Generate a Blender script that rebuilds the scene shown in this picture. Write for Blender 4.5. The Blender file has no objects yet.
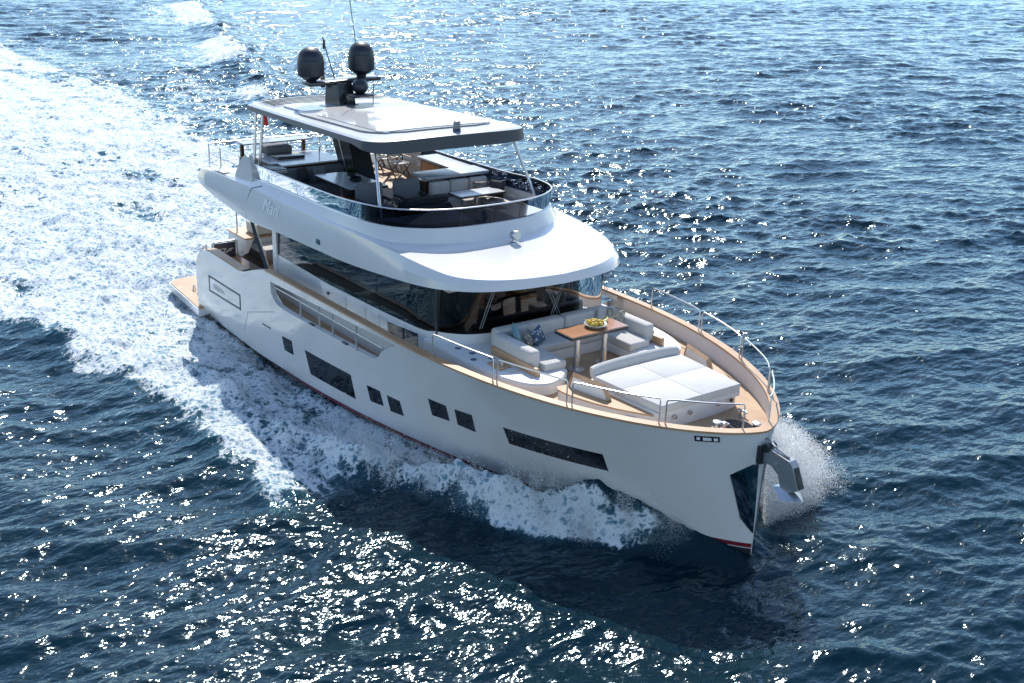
import bpy, bmesh, math, random
import numpy as np
from mathutils import Matrix, Vector
random.seed(7)
rng = np.random.default_rng(11)
scene = bpy.context.scene
COL = scene.collection
rad = math.radians

# ------------------------------------------------------------------ camera
# world: sea level z=0, X = heading of the yacht, Y = to port.  The yacht is built in its own
# level frame and trimmed by TILT.
cam_d = bpy.data.cameras.new('camera')
cam = bpy.data.objects.new('camera', cam_d); COL.objects.link(cam)
FW = Vector((-0.754486, 0.561739, -0.339410)); RI = Vector((0.593938, 0.804435, 0.011093)); UP = Vector((-0.279265, 0.193219, 0.940573))
CAMLOC = Vector((39.559526, -17.312979, 12.824530))
M = Matrix((RI, UP, -FW)).transposed().to_4x4(); M.translation = CAMLOC
cam.matrix_world = M
cam_d.sensor_width = 36.0
cam_d.lens = 1190.0923 * 36.0 / 1024.0
cam_d.clip_start = 0.5; cam_d.clip_end = 20000
scene.camera = cam

# ------------------------------------------------------------------ sky, sun, exposure
SUN_AZ, SUN_EL = rad(146.5), rad(46.0)
w = bpy.data.worlds.new('World'); scene.world = w; w.use_nodes = True
nt = w.node_tree
sky = nt.nodes.new('ShaderNodeTexSky'); sky.sky_type = 'NISHITA'; sky.sun_disc = False
sky.sun_elevation = SUN_EL
sky.sun_rotation = math.atan2(math.cos(SUN_AZ), math.sin(SUN_AZ))
sky.air_density = 1.0; sky.dust_density = 0.25; sky.ozone_density = 1.0
bg = nt.nodes['Background']; bg.inputs['Strength'].default_value = 0.15
nt.links.new(sky.outputs[0], bg.inputs[0])
sd = bpy.data.lights.new('sun', 'SUN'); sd.energy = 3.6; sd.angle = rad(0.5); sd.color = (1.0, 0.955, 0.89)
so = bpy.data.objects.new('sun', sd); COL.objects.link(so)
S = Vector((math.cos(SUN_AZ) * math.cos(SUN_EL), math.sin(SUN_AZ) * math.cos(SUN_EL), math.sin(SUN_EL)))
so.rotation_euler = S.to_track_quat('Z', 'Y').to_euler()
so.location = (0, 0, 60)
vs = scene.view_settings
vs.view_transform = 'Standard'; vs.look = 'None'; vs.exposure = 0.72; vs.gamma = 1.0; vs.use_curve_mapping = False
scene.render.engine = 'CYCLES'
cy = scene.cycles
cy.use_denoising = True; cy.denoising_prefilter = 'ACCURATE'
cy.max_bounces = 12; cy.transparent_max_bounces = 24; cy.glossy_bounces = 4; cy.diffuse_bounces = 6
cy.caustics_reflective = False; cy.caustics_refractive = False
cy.sample_clamp_indirect = 2.0
cy.use_adaptive_sampling = False

# ------------------------------------------------------------------ materials
def new_mat(name):
    m = bpy.data.materials.new(name); m.use_nodes = True
    return m, m.node_tree, m.node_tree.nodes['Principled BSDF']

def tex_coord(t, scale=(1, 1, 1), kind='Object', rot=(0, 0, 0)):
    c = t.nodes.new('ShaderNodeTexCoord'); mp = t.nodes.new('ShaderNodeMapping')
    mp.inputs['Scale'].default_value = scale; mp.inputs['Rotation'].default_value = rot
    t.links.new(c.outputs[kind], mp.inputs[0]); return mp.outputs[0]

def noise(t, vec, scale, detail=4, rough=0.55):
    n = t.nodes.new('ShaderNodeTexNoise'); n.inputs['Scale'].default_value = scale
    n.inputs['Detail'].default_value = detail; n.inputs['Roughness'].default_value = rough
    t.links.new(vec, n.inputs['Vector']); return n.outputs['Fac']

def ramp(t, fac, stops):
    r = t.nodes.new('ShaderNodeValToRGB'); e = r.color_ramp.elements
    while len(e) < len(stops): e.new(0.5)
    for i, (p, c) in enumerate(stops):
        e[i].position = p; e[i].color = (*c, 1)
    t.links.new(fac, r.inputs[0]); return r.outputs[0]

def bump(t, h, strength, dist, bsdf):
    b = t.nodes.new('ShaderNodeBump'); b.inputs['Strength'].default_value = strength; b.inputs['Distance'].default_value = dist
    t.links.new(h, b.inputs['Height']); t.links.new(b.outputs[0], bsdf.inputs['Normal']); return b

def plain(name, col, rough=0.4, metal=0.0, var=0.06, vscale=3.0, bmp=0.0, bscale=60.0, coat=0.0):
    m, t, b = new_mat(name)
    v = tex_coord(t)
    n = noise(t, v, vscale)
    lo = tuple(c * (1 - var) for c in col); hi = tuple(min(1, c * (1 + var)) for c in col)
    t.links.new(ramp(t, n, [(0.3, lo), (0.7, hi)]), b.inputs['Base Color'])
    b.inputs['Roughness'].default_value = rough; b.inputs['Metallic'].default_value = metal
    b.inputs['Coat Weight'].default_value = coat; b.inputs['Coat Roughness'].default_value = 0.04
    if bmp: bump(t, noise(t, v, bscale, 2), bmp, 0.01, b)
    return m

def teak(name, c0, c1, plank=0.055, caulk=True, rough=0.6, axis='y', coat=0.0):
    m, t, b = new_mat(name)
    sc = (1.2, 30, 30) if axis == 'y' else (30, 1.2, 30)
    g = noise(t, tex_coord(t, sc), 1.0, 6, 0.65)
    g2 = noise(t, tex_coord(t), 1.3, 3)
    mx = t.nodes.new('ShaderNodeMath'); mx.operation = 'ADD'
    t.links.new(g, mx.inputs[0]); t.links.new(g2, mx.inputs[1])
    hf = t.nodes.new('ShaderNodeMath'); hf.operation = 'MULTIPLY'; hf.inputs[1].default_value = 0.5
    t.links.new(mx.outputs[0], hf.inputs[0])
    col = ramp(t, hf.outputs[0], [(0.35, c0), (0.65, c1)])
    if caulk:
        wv = t.nodes.new('ShaderNodeTexWave'); wv.bands_direction = 'Y' if axis == 'y' else 'X'
        wv.wave_profile = 'SAW'; wv.inputs['Scale'].default_value = 0.314 / plank; wv.inputs['Distortion'].default_value = 0
        t.links.new(tex_coord(t), wv.inputs['Vector'])
        ln = ramp(t, wv.outputs['Fac'], [(0.0, (0.0, 0, 0)), (0.10, (1, 1, 1))])
        ln.node.color_ramp.interpolation = 'CONSTANT'
        mm = t.nodes.new('ShaderNodeMixRGB'); mm.inputs[1].default_value = (0.07, 0.055, 0.045, 1)
        t.links.new(ln, mm.inputs[0]); t.links.new(col, mm.inputs[2]); col = mm.outputs[0]
    t.links.new(col, b.inputs['Base Color']); b.inputs['Roughness'].default_value = rough
    b.inputs['Coat Weight'].default_value = coat; b.inputs['Coat Roughness'].default_value = 0.08
    return m

def tinted(name, tint, ior=1.55):
    m = bpy.data.materials.new(name); m.use_nodes = True; t = m.node_tree; t.nodes.clear()
    o = t.nodes.new('ShaderNodeOutputMaterial'); mx = t.nodes.new('ShaderNodeMixShader')
    f = t.nodes.new('ShaderNodeFresnel'); f.inputs['IOR'].default_value = ior
    tr = t.nodes.new('ShaderNodeBsdfTransparent'); tr.inputs[0].default_value = (*tint, 1)
    g = t.nodes.new('ShaderNodeBsdfGlossy'); g.inputs['Roughness'].default_value = 0.015; g.inputs['Color'].default_value = (0.9, 0.92, 0.95, 1)
    b = t.nodes.new('ShaderNodeBump'); b.inputs['Strength'].default_value = 0.025; b.inputs['Distance'].default_value = 0.01
    t.links.new(noise(t, tex_coord(t), 1.1, 2), b.inputs['Height']); t.links.new(b.outputs[0], g.inputs['Normal'])
    t.links.new(f.outputs[0], mx.inputs[0]); t.links.new(tr.outputs[0], mx.inputs[1]); t.links.new(g.outputs[0], mx.inputs[2])
    t.links.new(mx.outputs[0], o.inputs[0]); return m

GEL = plain('white_gelcoat', (0.655, 0.65, 0.64), 0.18, var=0.03, vscale=0.7, coat=0.6)
GELM = plain('moulded_white', (0.70, 0.69, 0.67), 0.4, var=0.03, vscale=2)
CHAR = plain('charcoal_paint', (0.04, 0.047, 0.06), 0.45, var=0.05)
DARK = plain('black_paint', (0.012, 0.014, 0.018), 0.28, var=0.2, coat=0.3)
DOMEM = plain('navy_dome_paint', (0.010, 0.016, 0.026), 0.42, var=0.1)
GREYP = plain('grey_panel', (0.20, 0.205, 0.215), 0.35, var=0.08)
RED = plain('red_boot_paint', (0.16, 0.012, 0.02), 0.3)
ANTI = plain('dark_antifouling', (0.008, 0.010, 0.014), 0.45, var=0.3)
STEEL = plain('polished_steel', (0.58, 0.59, 0.60), 0.34, 1.0, var=0.04)
MIRR = plain('mirror_steel_plate', (0.35, 0.37, 0.39), 0.06, 1.0, var=0.05)
TEAK = teak('teak_deck', (0.36, 0.215, 0.115), (0.54, 0.36, 0.215))
TEAKX = teak('teak_cap', (0.34, 0.19, 0.095), (0.52, 0.325, 0.18), caulk=False, rough=0.45)
WOOD = teak('varnished_wood', (0.30, 0.115, 0.04), (0.44, 0.185, 0.07), caulk=False, rough=0.25, axis='x', coat=0.3)
DWOOD = teak('dark_walnut', (0.035, 0.018, 0.012), (0.075, 0.04, 0.025), caulk=False, rough=0.3, coat=0.3)
FABB = plain('beige_fabric', (0.53, 0.51, 0.48), 0.9, var=0.05, bmp=0.5, bscale=150)
FABW = plain('pale_fabric', (0.53, 0.52, 0.50), 0.9, var=0.04, bmp=0.5, bscale=120)
FABG = plain('grey_fabric', (0.16, 0.17, 0.185), 0.9, var=0.08, bmp=0.5, bscale=150)
FABD = plain('dark_fabric', (0.035, 0.038, 0.045), 0.85, var=0.15, bmp=0.5, bscale=150)
FABT = plain('teal_fabric', (0.16, 0.29, 0.33), 0.9, var=0.1, bmp=0.5, bscale=150)
REDF = plain('red_fabric', (0.45, 0.03, 0.03), 0.8, var=0.2)
WTOP = plain('white_stone_top', (0.62, 0.63, 0.64), 0.18, var=0.04)
INT = plain('cream_interior', (0.55, 0.50, 0.43), 0.6, var=0.08)
LEAF = plain('plant_leaf', (0.03, 0.06, 0.02), 0.5, var=0.5, vscale=20)
GLASSD = tinted('dark_tinted_glass', (0.06, 0.065, 0.07), 1.9)
GLASSW = tinted('windscreen_glass', (0.12, 0.13, 0.13), 1.36)
GLASSF = tinted('smoked_bulwark_glass', (0.035, 0.04, 0.06), 1.22)
BLKG = plain('black_window_glass', (0.006, 0.008, 0.012), 0.03, var=0.05)
LAMPW = plain('lamp_lens', (0.75, 0.76, 0.78), 0.1, var=0.02)

def patterned(name, a, b_, scale):
    m, t, b = new_mat(name)
    v = t.nodes.new('ShaderNodeTexVoronoi'); v.inputs['Scale'].default_value = scale
    t.links.new(tex_coord(t), v.inputs['Vector'])
    t.links.new(ramp(t, v.outputs['Distance'], [(0.28, a), (0.42, b_)]), b.inputs['Base Color'])
    b.inputs['Roughness'].default_value = 0.9; return m
PATA = patterned('taupe_pattern_fabric', (0.40, 0.37, 0.31), (0.16, 0.15, 0.13), 14)
PATB = patterned('blue_pattern_fabric', (0.42, 0.45, 0.48), (0.05, 0.09, 0.15), 11)
PATC = patterned('leopard_fabric', (0.07, 0.06, 0.05), (0.48, 0.43, 0.33), 22)
STRIPE_M, _t, _b = new_mat('striped_towel')
_w = _t.nodes.new('ShaderNodeTexWave'); _w.inputs['Scale'].default_value = 6; _w.bands_direction = 'Z'
_t.links.new(tex_coord(_t), _w.inputs['Vector'])
_t.links.new(ramp(_t, _w.outputs['Fac'], [(0.4, (0.05, 0.05, 0.06)), (0.6, (0.7, 0.69, 0.66))]), _b.inputs['Base Color'])

# ------------------------------------------------------------------ mesh helpers
class G:
    def __init__(s): s.v = []; s.f = []
    def add(s, vs, fs):
        o = len(s.v); s.v += [tuple(p) for p in vs]; s.f += [tuple(i + o for i in f) for f in fs]; return s
    def box(s, x0, x1, y0, y1, z0, z1):
        return s.add([(x0,y0,z0),(x1,y0,z0),(x1,y1,z0),(x0,y1,z0),(x0,y0,z1),(x1,y0,z1),(x1,y1,z1),(x0,y1,z1)],
                     [(3,2,1,0),(4,5,6,7),(0,1,5,4),(1,2,6,5),(2,3,7,6),(3,0,4,7)])
    def rbox(s, x0, x1, y0, y1, z0, z1, r=0.04, seg=2, rz=0.0, tilt=0.0, tx=0.0, dome=0.0):
        bm = bmesh.new(); bmesh.ops.create_cube(bm, size=1)
        sx, sy, sz = x1-x0, y1-y0, z1-z0
        for v in bm.verts: v.co = Vector((v.co.x*sx, v.co.y*sy, v.co.z*sz))
        r = min(r, 0.49*min(sx, sy, sz))
        bmesh.ops.bevel(bm, geom=bm.edges[:], offset=r, segments=seg, profile=0.5, affect='EDGES')
        R = Matrix.Rotation(rz, 4, 'Z') @ Matrix.Rotation(tilt, 4, 'Y') @ Matrix.Rotation(tx, 4, 'X')
        c = Vector(((x0+x1)/2, (y0+y1)/2, (z0+z1)/2))
        vs = [R @ v.co + c for v in bm.verts]; fs = [[v.index for v in f.verts] for f in bm.faces]
        bm.free(); return s.add(vs, fs)
    def pillow(s, c, w, h, d, rz=0.0, tilt=0.0, roll=0.0, n=8):
        R = Matrix.Rotation(rz, 4, 'Z') @ Matrix.Rotation(tilt, 4, 'Y') @ Matrix.Rotation(roll, 4, 'X')
        vs = []; fs = []
        for side in (1, -1):
            for i in range(n+1):
                for j in range(n+1):
                    u, v = 2*i/n-1, 2*j/n-1
                    k = max(0, (1-u**4)*(1-v**4))**0.5
                    pin = 1 - 0.07*(1-abs(u*v))*(abs(u)**3+abs(v)**3)
                    vs.append(R @ Vector((side*d/2*k, u*w/2*pin, v*h/2*pin)) + Vector(c))
        m = (n+1)**2
        for q, side in enumerate((1, -1)):
            for i in range(n):
                for j in range(n):
                    a = q*m + i*(n+1)+j; f = (a, a+n+1, a+n+2, a+1)
                    fs.append(f if side > 0 else f[::-1])
        return s.add(vs, fs)
    def tube(s, pts, r, n=8, close=False):
        pts = [Vector(p) for p in pts]; m = len(pts); rings = []
        up = None
        for i, p in enumerate(pts):
            if close: d = (pts[(i+1) % m]-pts[i-1]).normalized()
            else: d = (pts[min(i+1, m-1)]-pts[max(i-1, 0)]).normalized()
            a = up - d*up.dot(d) if up else (Vector((0,0,1)) if abs(d.z) < 0.9 else Vector((1,0,0)))
            a = (a - d*a.dot(d)).normalized(); up = a; b = d.cross(a)
            rr = r[i] if isinstance(r, (list, tuple)) else r
            rings.append([p + (a*math.cos(t)+b*math.sin(t))*rr for t in [2*math.pi*k/n for k in range(n)]])
        vs = [q for R in rings for q in R]; fs = []
        for i in range(m if close else m-1):
            for k in range(n):
                a = i*n+k; b2 = i*n+(k+1) % n; c = ((i+1) % m)*n
                fs.append((a, b2, c+(k+1) % n, c+k))
        if not close: fs += [tuple(range(n))[::-1], tuple((m-1)*n+k for k in range(n))]
        return s.add(vs, fs)
    def lathe(s, prof, c, n=24, axis=None):
        vs = []; fs = []; m = len(prof); q = Vector((0,0,1)).rotation_difference(Vector(axis)) if axis else None
        for (r, z) in prof:
            for k in range(n):
                t = 2*math.pi*k/n; p = Vector((r*math.cos(t), r*math.sin(t), z))
                if q: p = q @ p
                vs.append(p + Vector(c))
        for i in range(m-1):
            for k in range(n):
                fs.append((i*n+k, i*n+(k+1) % n, (i+1)*n+(k+1) % n, (i+1)*n+k))
        fs += [tuple(range(n))[::-1], tuple((m-1)*n+k for k in range(n))]
        return s.add(vs, fs)
    def prism(s, poly, z0, z1):          # polygon in plan (x, y), z0/z1 numbers or functions of (x, y)
        a = lambda z, p: z(p[0], p[1]) if callable(z) else z
        n = len(poly)
        A = sum(poly[i][0]*poly[(i+1) % n][1]-poly[(i+1) % n][0]*poly[i][1] for i in range(n))
        if A < 0: poly = poly[::-1]
        vs = [(p[0], p[1], a(z0, p)) for p in poly]+[(p[0], p[1], a(z1, p)) for p in poly]
        fs = [tuple(range(n))[::-1], tuple(range(n, 2*n))]+[(i, (i+1) % n, n+(i+1) % n, n+i) for i in range(n)]
        return s.add(vs, fs)
    def xprism(s, poly, y0, y1):         # polygon in profile (x, z)
        n = len(poly)
        A = sum(poly[i][0]*poly[(i+1) % n][1]-poly[(i+1) % n][0]*poly[i][1] for i in range(n))
        if A < 0: poly = poly[::-1]
        vs = [(p[0], y0, p[1]) for p in poly]+[(p[0], y1, p[1]) for p in poly]
        fs = [tuple(range(n)), tuple(range(n, 2*n))[::-1]]+[((i+1) % n, i, n+i, n+(i+1) % n) for i in range(n)]
        return s.add(vs, fs)
    def grid(s, P, flip=False):
        n, m = len(P), len(P[0]); vs = [q for R in P for q in R]; fs = []
        for i in range(n-1):
            for j in range(m-1):
                f = (i*m+j, (i+1)*m+j, (i+1)*m+j+1, i*m+j+1); fs.append(f[::-1] if flip else f)
        return s.add(vs, fs)

def rrect(x0, x1, y0, y1, r, n=5):
    out = []
    for cx, cy_, a0 in ((x1-r, y1-r, 0), (x0+r, y1-r, 90), (x0+r, y0+r, 180), (x1-r, y0+r, 270)):
        for k in range(n+1):
            t = rad(a0+90*k/n); out.append((cx+r*math.cos(t), cy_+r*math.sin(t)))
    return out

def spline(keys, n):                      # Catmull-Rom through key points, n samples
    K = [np.array(k, float) for k in keys]; m = len(K)-1; out = []
    for i in range(n):
        t = m*i/(n-1); a = min(int(t), m-1); u = t-a
        p1, p2 = K[a], K[a+1]; p0 = K[a-1] if a > 0 else 2*p1-p2; p3 = K[a+2] if a+2 <= m else 2*p2-p1
        out.append(0.5*((2*p1)+(p2-p0)*u+(2*p0-5*p1+4*p2-p3)*u*u+(3*p1-p0-3*p2+p3)*u**3))
    return out

# yacht trim: level boat frame -> sea frame
RB = Matrix(((0.99974266, -0.00031673, 0.02268291), (0.0, 0.99990252, 0.01396218), (-0.02268512, -0.01395859, 0.99964521)))
TILT = RB.to_4x4() @ Matrix.Translation((0, 0, -0.12))

def mesh_of(name, g, mat, org=(0, 0, 0), sharp=35):
    me = bpy.data.meshes.new(name)
    me.from_pydata([(p[0]-org[0], p[1]-org[1], p[2]-org[2]) for p in g.v], [], g.f)
    me.materials.append(mat)
    me.polygons.foreach_set('use_smooth', [True]*len(me.polygons))
    me.set_sharp_from_angle(angle=rad(sharp)); me.update()
    return me

def thing(name, label, cat, loc, group=None, rz=0.0):
    o = bpy.data.objects.new(name, None); COL.objects.link(o); o.empty_display_size = 0.2
    o.matrix_world = TILT @ Matrix.Translation(loc) @ Matrix.Rotation(rz, 4, 'Z')
    o['label'] = label; o['category'] = cat; o['kind'] = 'thing'
    if group: o['group'] = group
    o['org'] = loc
    return o

def part(name, g, mat, parent, label=None, sharp=35):
    org = parent
    while org.parent: org = org.parent
    o = bpy.data.objects.new(name, mesh_of(name, g, mat, org['org'], sharp)); COL.objects.link(o)
    o.parent = parent
    if label: o['label'] = label
    return o

def single(name, g, mat, label, cat, loc, group=None, sharp=35):
    o = bpy.data.objects.new(name, mesh_of(name, g, mat, loc, sharp)); COL.objects.link(o)
    o.matrix_world = TILT @ Matrix.Translation(loc)
    o['label'] = label; o['category'] = cat; o['kind'] = 'thing'
    if group: o['group'] = group
    return o

def copy_thing(o, loc, label, group=None, rz=0.0):
    c = o.copy(); COL.objects.link(c); c.matrix_world = TILT @ Matrix.Translation(loc) @ Matrix.Rotation(rz, 4, 'Z')
    c['label'] = label; c['org'] = loc
    if group: c['group'] = group
    for ch in o.children:
        d = ch.copy(); COL.objects.link(d); d.parent = c
        for gch in ch.children:
            e = gch.copy(); COL.objects.link(e); e.parent = d
    return c

def text_mesh(body, size, shear=0.0, extrude=0.004):
    cu = bpy.data.curves.new('lettering', 'FONT'); cu.body = body; cu.size = size; cu.shear = shear; cu.extrude = extrude
    cu.align_x = 'CENTER'; cu.align_y = 'CENTER'
    o = bpy.data.objects.new('lettering', cu); COL.objects.link(o)
    dg = bpy.context.evaluated_depsgraph_get()
    me = o.evaluated_get(dg).to_mesh()
    vs = [tuple(v.co) for v in me.vertices]; fs = [tuple(p.vertices) for p in me.polygons]
    o.evaluated_get(dg).to_mesh_clear(); bpy.data.objects.remove(o); bpy.data.curves.remove(cu)
    return vs, fs

def place_text(body, size, org, ex, ey, shear=0.0):
    vs, fs = text_mesh(body, size, shear)
    ex = Vector(ex).normalized(); ey = Vector(ey).normalized(); ez = ex.cross(ey)
    g = G(); g.add([Vector(org)+ex*p[0]+ey*p[1]+ez*p[2] for p in vs], fs); return g

# ------------------------------------------------------------------ hull form (level boat frame)
def bd(x):
    t = min(max((x-15.53)/(24.834-15.53), 0), 1); return 3.588*max(1-t**2.487, 0)**0.66
def zs(x): return 3.531+0.01545*(x-15)-0.00039*(x-15)**2
def bw(x):
    if x < 9: return 3.38-0.004*(9-x)**2
    t = min((x-9.0)/(24.834-9.0), 1); return 3.38*max(1-t**2.3, 0)
ZC = 0.5
def hy(x, z):
    s = min(max((z-ZC)/(zs(x)-ZC), -1), 1.1); yd, yw = bd(x), bw(x)
    if s >= 0: return yw+(yd-yw)*s**0.9
    return yw*max(0, (z+1.2)/(ZC+1.2))**0.6
def lerp_tab(tab, x):
    if x <= tab[0][0]: return tab[0][1]
    for (a, b), (c, d) in zip(tab, tab[1:]):
        if x <= c: return b+(d-b)*(x-a)/(c-a) if c > a else d
    return tab[-1][1]
ZTOP = [(3.2,0.55),(3.36,1.0),(3.5,1.5),(3.66,2.0),(3.85,2.38),(4.1,2.62),(4.5,2.85),(5.1,2.95),(7.2,2.90),(7.6,2.96),(8.0,3.10),(8.6,3.30),(9.2,3.42)]
def ztop(x): return lerp_tab(ZTOP, x) if x < 9.2 else zs(x)
OBOT = [(9.43,2.82),(9.52,2.70),(9.64,2.61),(9.8,2.55),(10.3,2.52),(15.0,2.64),(15.15,2.68),(15.3,2.82),(15.5,3.02),(16.27,3.43)]
def otop(x): return 3.17+(x-9.43)*0.038
def obot(x): return lerp_tab(OBOT, x)
def stripe(x): return 0.44+0.0345*(x-9.75)

YX = thing('motor_yacht', 'white three deck motor yacht with two black domes cruising at speed through its own foam', 'motor yacht', (12.0, 0, 0.12))

def hull_mesh():
    xs = list(np.linspace(3.2, 4.5, 14))+list(np.linspace(4.75, 9.2, 18))+[9.43,9.52,9.64,9.8,10.0,10.3]+list(np.linspace(10.7,14.7,14))+[15.0,15.15,15.3,15.5,15.8,16.05,16.27]+list(np.linspace(16.6,22.6,26))
    xs += list(24.834-(24.834-22.6)*(1-np.sin(np.linspace(0, math.pi/2, 22)))[1:])
    ov = []; g = G()
    def rows(x):
        zt = ztop(x); st = stripe(x)
        ob = obot(x) if 9.43 <= x <= 16.27 else (2.82 if x < 9.43 else zs(x)-0.13)
        ot = otop(x) if 9.43 <= x <= 16.27 else (3.17 if x < 9.43 else zs(x)-0.10)
        z = [-0.9, -0.5, st-0.35, st, st+0.12]
        z += list(np.linspace(st+0.12, ob, 7)[1:])+[ot, (ot+zt)/2, zt]
        return [min(a, zt) for a in z]
    for sgn in (-1, 1):
        P = [[(x, sgn*hy(x, z), z) for z in rows(x)] for x in xs]
        n, m = len(P), len(P[0]); base = len(g.v)
        g.v += [q for r in P for q in r]
        for i in range(n-1):
            for j in range(m-1):
                if j == 10 and 9.42 < xs[i] and xs[i+1] < 16.28: continue
                f = (base+i*m+j, base+(i+1)*m+j, base+(i+1)*m+j+1, base+i*m+j+1)
                g.f.append(f if sgn < 0 else f[::-1])
    # transom
    zz = np.linspace(-0.5, 0.55, 4)
    g.grid([[(3.2, -hy(3.2, z)*k, z) for z in zz] for k in (1, 0.5, 0, -0.5, -1)], True)
    return g
gm = hull_mesh()
HULL = part('hull', gm, GEL, YX, sharp=28)
# white hull inner skins: the cut edges of the side openings
def edge_reveal(sgn):
    g = G(); xs = [9.43,9.52,9.64,9.8,10.3]+list(np.linspace(11,14.9,8))+[15.0,15.15,15.3,15.5,15.8,16.27]
    for fz in (obot, otop):
        g.grid([[(x, sgn*hy(x, fz(x)), fz(x)), (x, sgn*(hy(x, fz(x))-0.16), fz(x))] for x in xs], (fz is obot) == (sgn > 0))
    g.grid([[(9.43, sgn*hy(9.43, z), z), (9.43, sgn*(hy(9.43, z)-0.16), z)] for z in np.linspace(2.82, 3.17, 4)])
    return g
for sgn in (-1, 1): part('opening_reveal', edge_reveal(sgn), GEL, HULL)

def hull_patch(corners, off, nu=10, nv=5, sgn=-1, thick=0.03):
    # corners (x, z): top aft, top fore, bottom fore, bottom aft
    c = [np.array(k, float) for k in corners]; P = []; Q = []
    for i in range(nu+1):
        u = i/nu; r = []; q = []
        for j in range(nv+1):
            v = j/nv; x, z = (1-v)*((1-u)*c[0]+u*c[1])+v*((1-u)*c[3]+u*c[2])
            e = 0.02; y = hy(x, z); nx = -(hy(x+e, z)-hy(x-e, z))/(2*e); nz = -(hy(x, z+e)-hy(x, z-e))/(2*e)
            L = math.sqrt(1+nx*nx+nz*nz)
            r.append((x+nx/L*off, sgn*(y+off/L), z+nz/L*off)); q.append((x-nx/L*thick, sgn*(y-thick/L), z-nz/L*thick))
        P.append(r); Q.append(q)
    g = G(); g.grid(P, sgn < 0)
    rim = [(0, j) for j in range(nv+1)]+[(i, nv) for i in range(1, nu+1)]+[(nu, j) for j in range(nv-1, -1, -1)]+[(i, 0) for i in range(nu-1, 0, -1)]
    n = len(rim); g.add([P[a][b] for a, b in rim]+[Q[a][b] for a, b in rim], [(k, (k+1) % n, n+(k+1) % n, n+k) for k in range(n)])
    return g
HW = [[(9.87,1.64),(10.48,1.68),(10.52,1.26),(9.97,1.23)], [(11.25,1.66),(13.68,1.735),(13.76,1.05),(11.45,0.99)],
      [(14.43,1.70),(15.03,1.735),(15.08,1.32),(14.49,1.255)], [(15.33,1.73),(15.88,1.755),(15.92,1.34),(15.36,1.28)],
      [(17.19,2.31),(17.85,2.345),(17.83,1.915),(17.18,1.84)], [(18.16,2.365),(18.75,2.42),(18.70,1.93),(18.11,1.92)],
      [(19.71,2.44),(22.23,2.60),(22.26,2.17),(19.74,2.0)]]
for sgn in (-1, 1):
    for c in HW: part('hull_window', hull_patch(c, 0.006, sgn=sgn), BLKG, HULL)
def strip(f0, f1, x0, x1, off, n, sgn):
    P = []
    for i in range(n+1):
        x = x0+(x1-x0)*(i/n if x1 < 24 else math.sin(i/n*math.pi/2))
        P.append([(x, sgn*(hy(x, z)+off), z) for z in (f0(x), (f0(x)+f1(x))/2, f1(x))])
    g = G(); g.grid(P, sgn > 0); return g
for sgn in (-1, 1):
    part('boot_stripe', strip(lambda x: stripe(x), lambda x: stripe(x)+0.10, 3.25, 24.83, 0.008, 60, sgn), RED, HULL)
    part('antifouling', strip(lambda x: -0.85, lambda x: stripe(x)-0.02, 3.25, 24.83, 0.008, 60, sgn), ANTI, HULL)
    part('stem_plate', hull_patch([(24.50,2.68),(24.815,2.98),(24.83,1.30),(24.64,1.66)], 0.012, 6, 6, sgn), MIRR, HULL)
    part('hull_vent', hull_patch([(8.6,1.64),(9.15,1.665),(9.15,1.62),(8.6,1.595)], 0.006, 3, 1, sgn), ANTI, HULL)
    g = G()
    for a, b in (((7.14,0.95),(7.62,1.69)), ((7.62,1.69),(9.5,2.26))):
        L = math.dist(a, b); nx, nz = -(b[1]-a[1])/L*0.012, (b[0]-a[0])/L*0.012
        q = hull_patch([(a[0]+nx, a[1]+nz), (b[0]+nx, b[1]+nz), (b[0]-nx, b[1]-nz), (a[0]-nx, a[1]-nz)], 0.004, 8, 1, sgn, 0.01); g.add(q.v, q.f)
    part('door_seam', g, plain('seam_grey', (0.33, 0.35, 0.38), 0.5), HULL)
    # name plate frame and lettering
    c = [(4.74,2.08),(7.16,2.11),(7.08,1.58),(4.60,1.50)]; t = 0.055
    fr = G()
    for a in ([c[0], c[1], (c[1][0]-t, c[1][1]-t), (c[0][0]+t, c[0][1]-t)], [(c[3][0]+t, c[3][1]+t), (c[2][0]-t, c[2][1]+t), c[2], c[3]],
              [c[0], (c[0][0]+t, c[0][1]-t), (c[3][0]+t, c[3][1]+t), c[3]], [(c[1][0]-t, c[1][1]-t), c[1], c[2], (c[2][0]-t, c[2][1]+t)]):
        q = hull_patch(a, 0.012, 8, 1, sgn); fr.add(q.v, q.f)
    NP = part('name_frame', fr, CHAR, HULL)
    yy = hy(5.4, 1.8)+0.01
    if sgn < 0:
        part('lettering', place_text('SIRENA', 0.26, (5.45, -yy, 1.78), (1, 0, 0.012), (0, -0.08, 1)), plain('letter_grey', (0.55, 0.57, 0.59), 0.3), NP)
# bow navigation light fixture
for sgn in (-1, 1):
    part('navigation_light', hull_patch([(24.03,3.545),(24.38,3.56),(24.38,3.44),(24.03,3.42)], 0.012, 6, 2, sgn), DARK, HULL)
    NL = [c for c in HULL.children if c.name.startswith('navigation_light')][-1]
for sgn in (-1, 1):
    for a, b in ((24.06,24.11),(24.15,24.27),(24.30,24.355)):
        part('lamp_lens', hull_patch([(a,3.525),(b,3.53),(b,3.465),(a,3.458)], 0.02, 3, 2, sgn), LAMPW, HULL)

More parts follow.
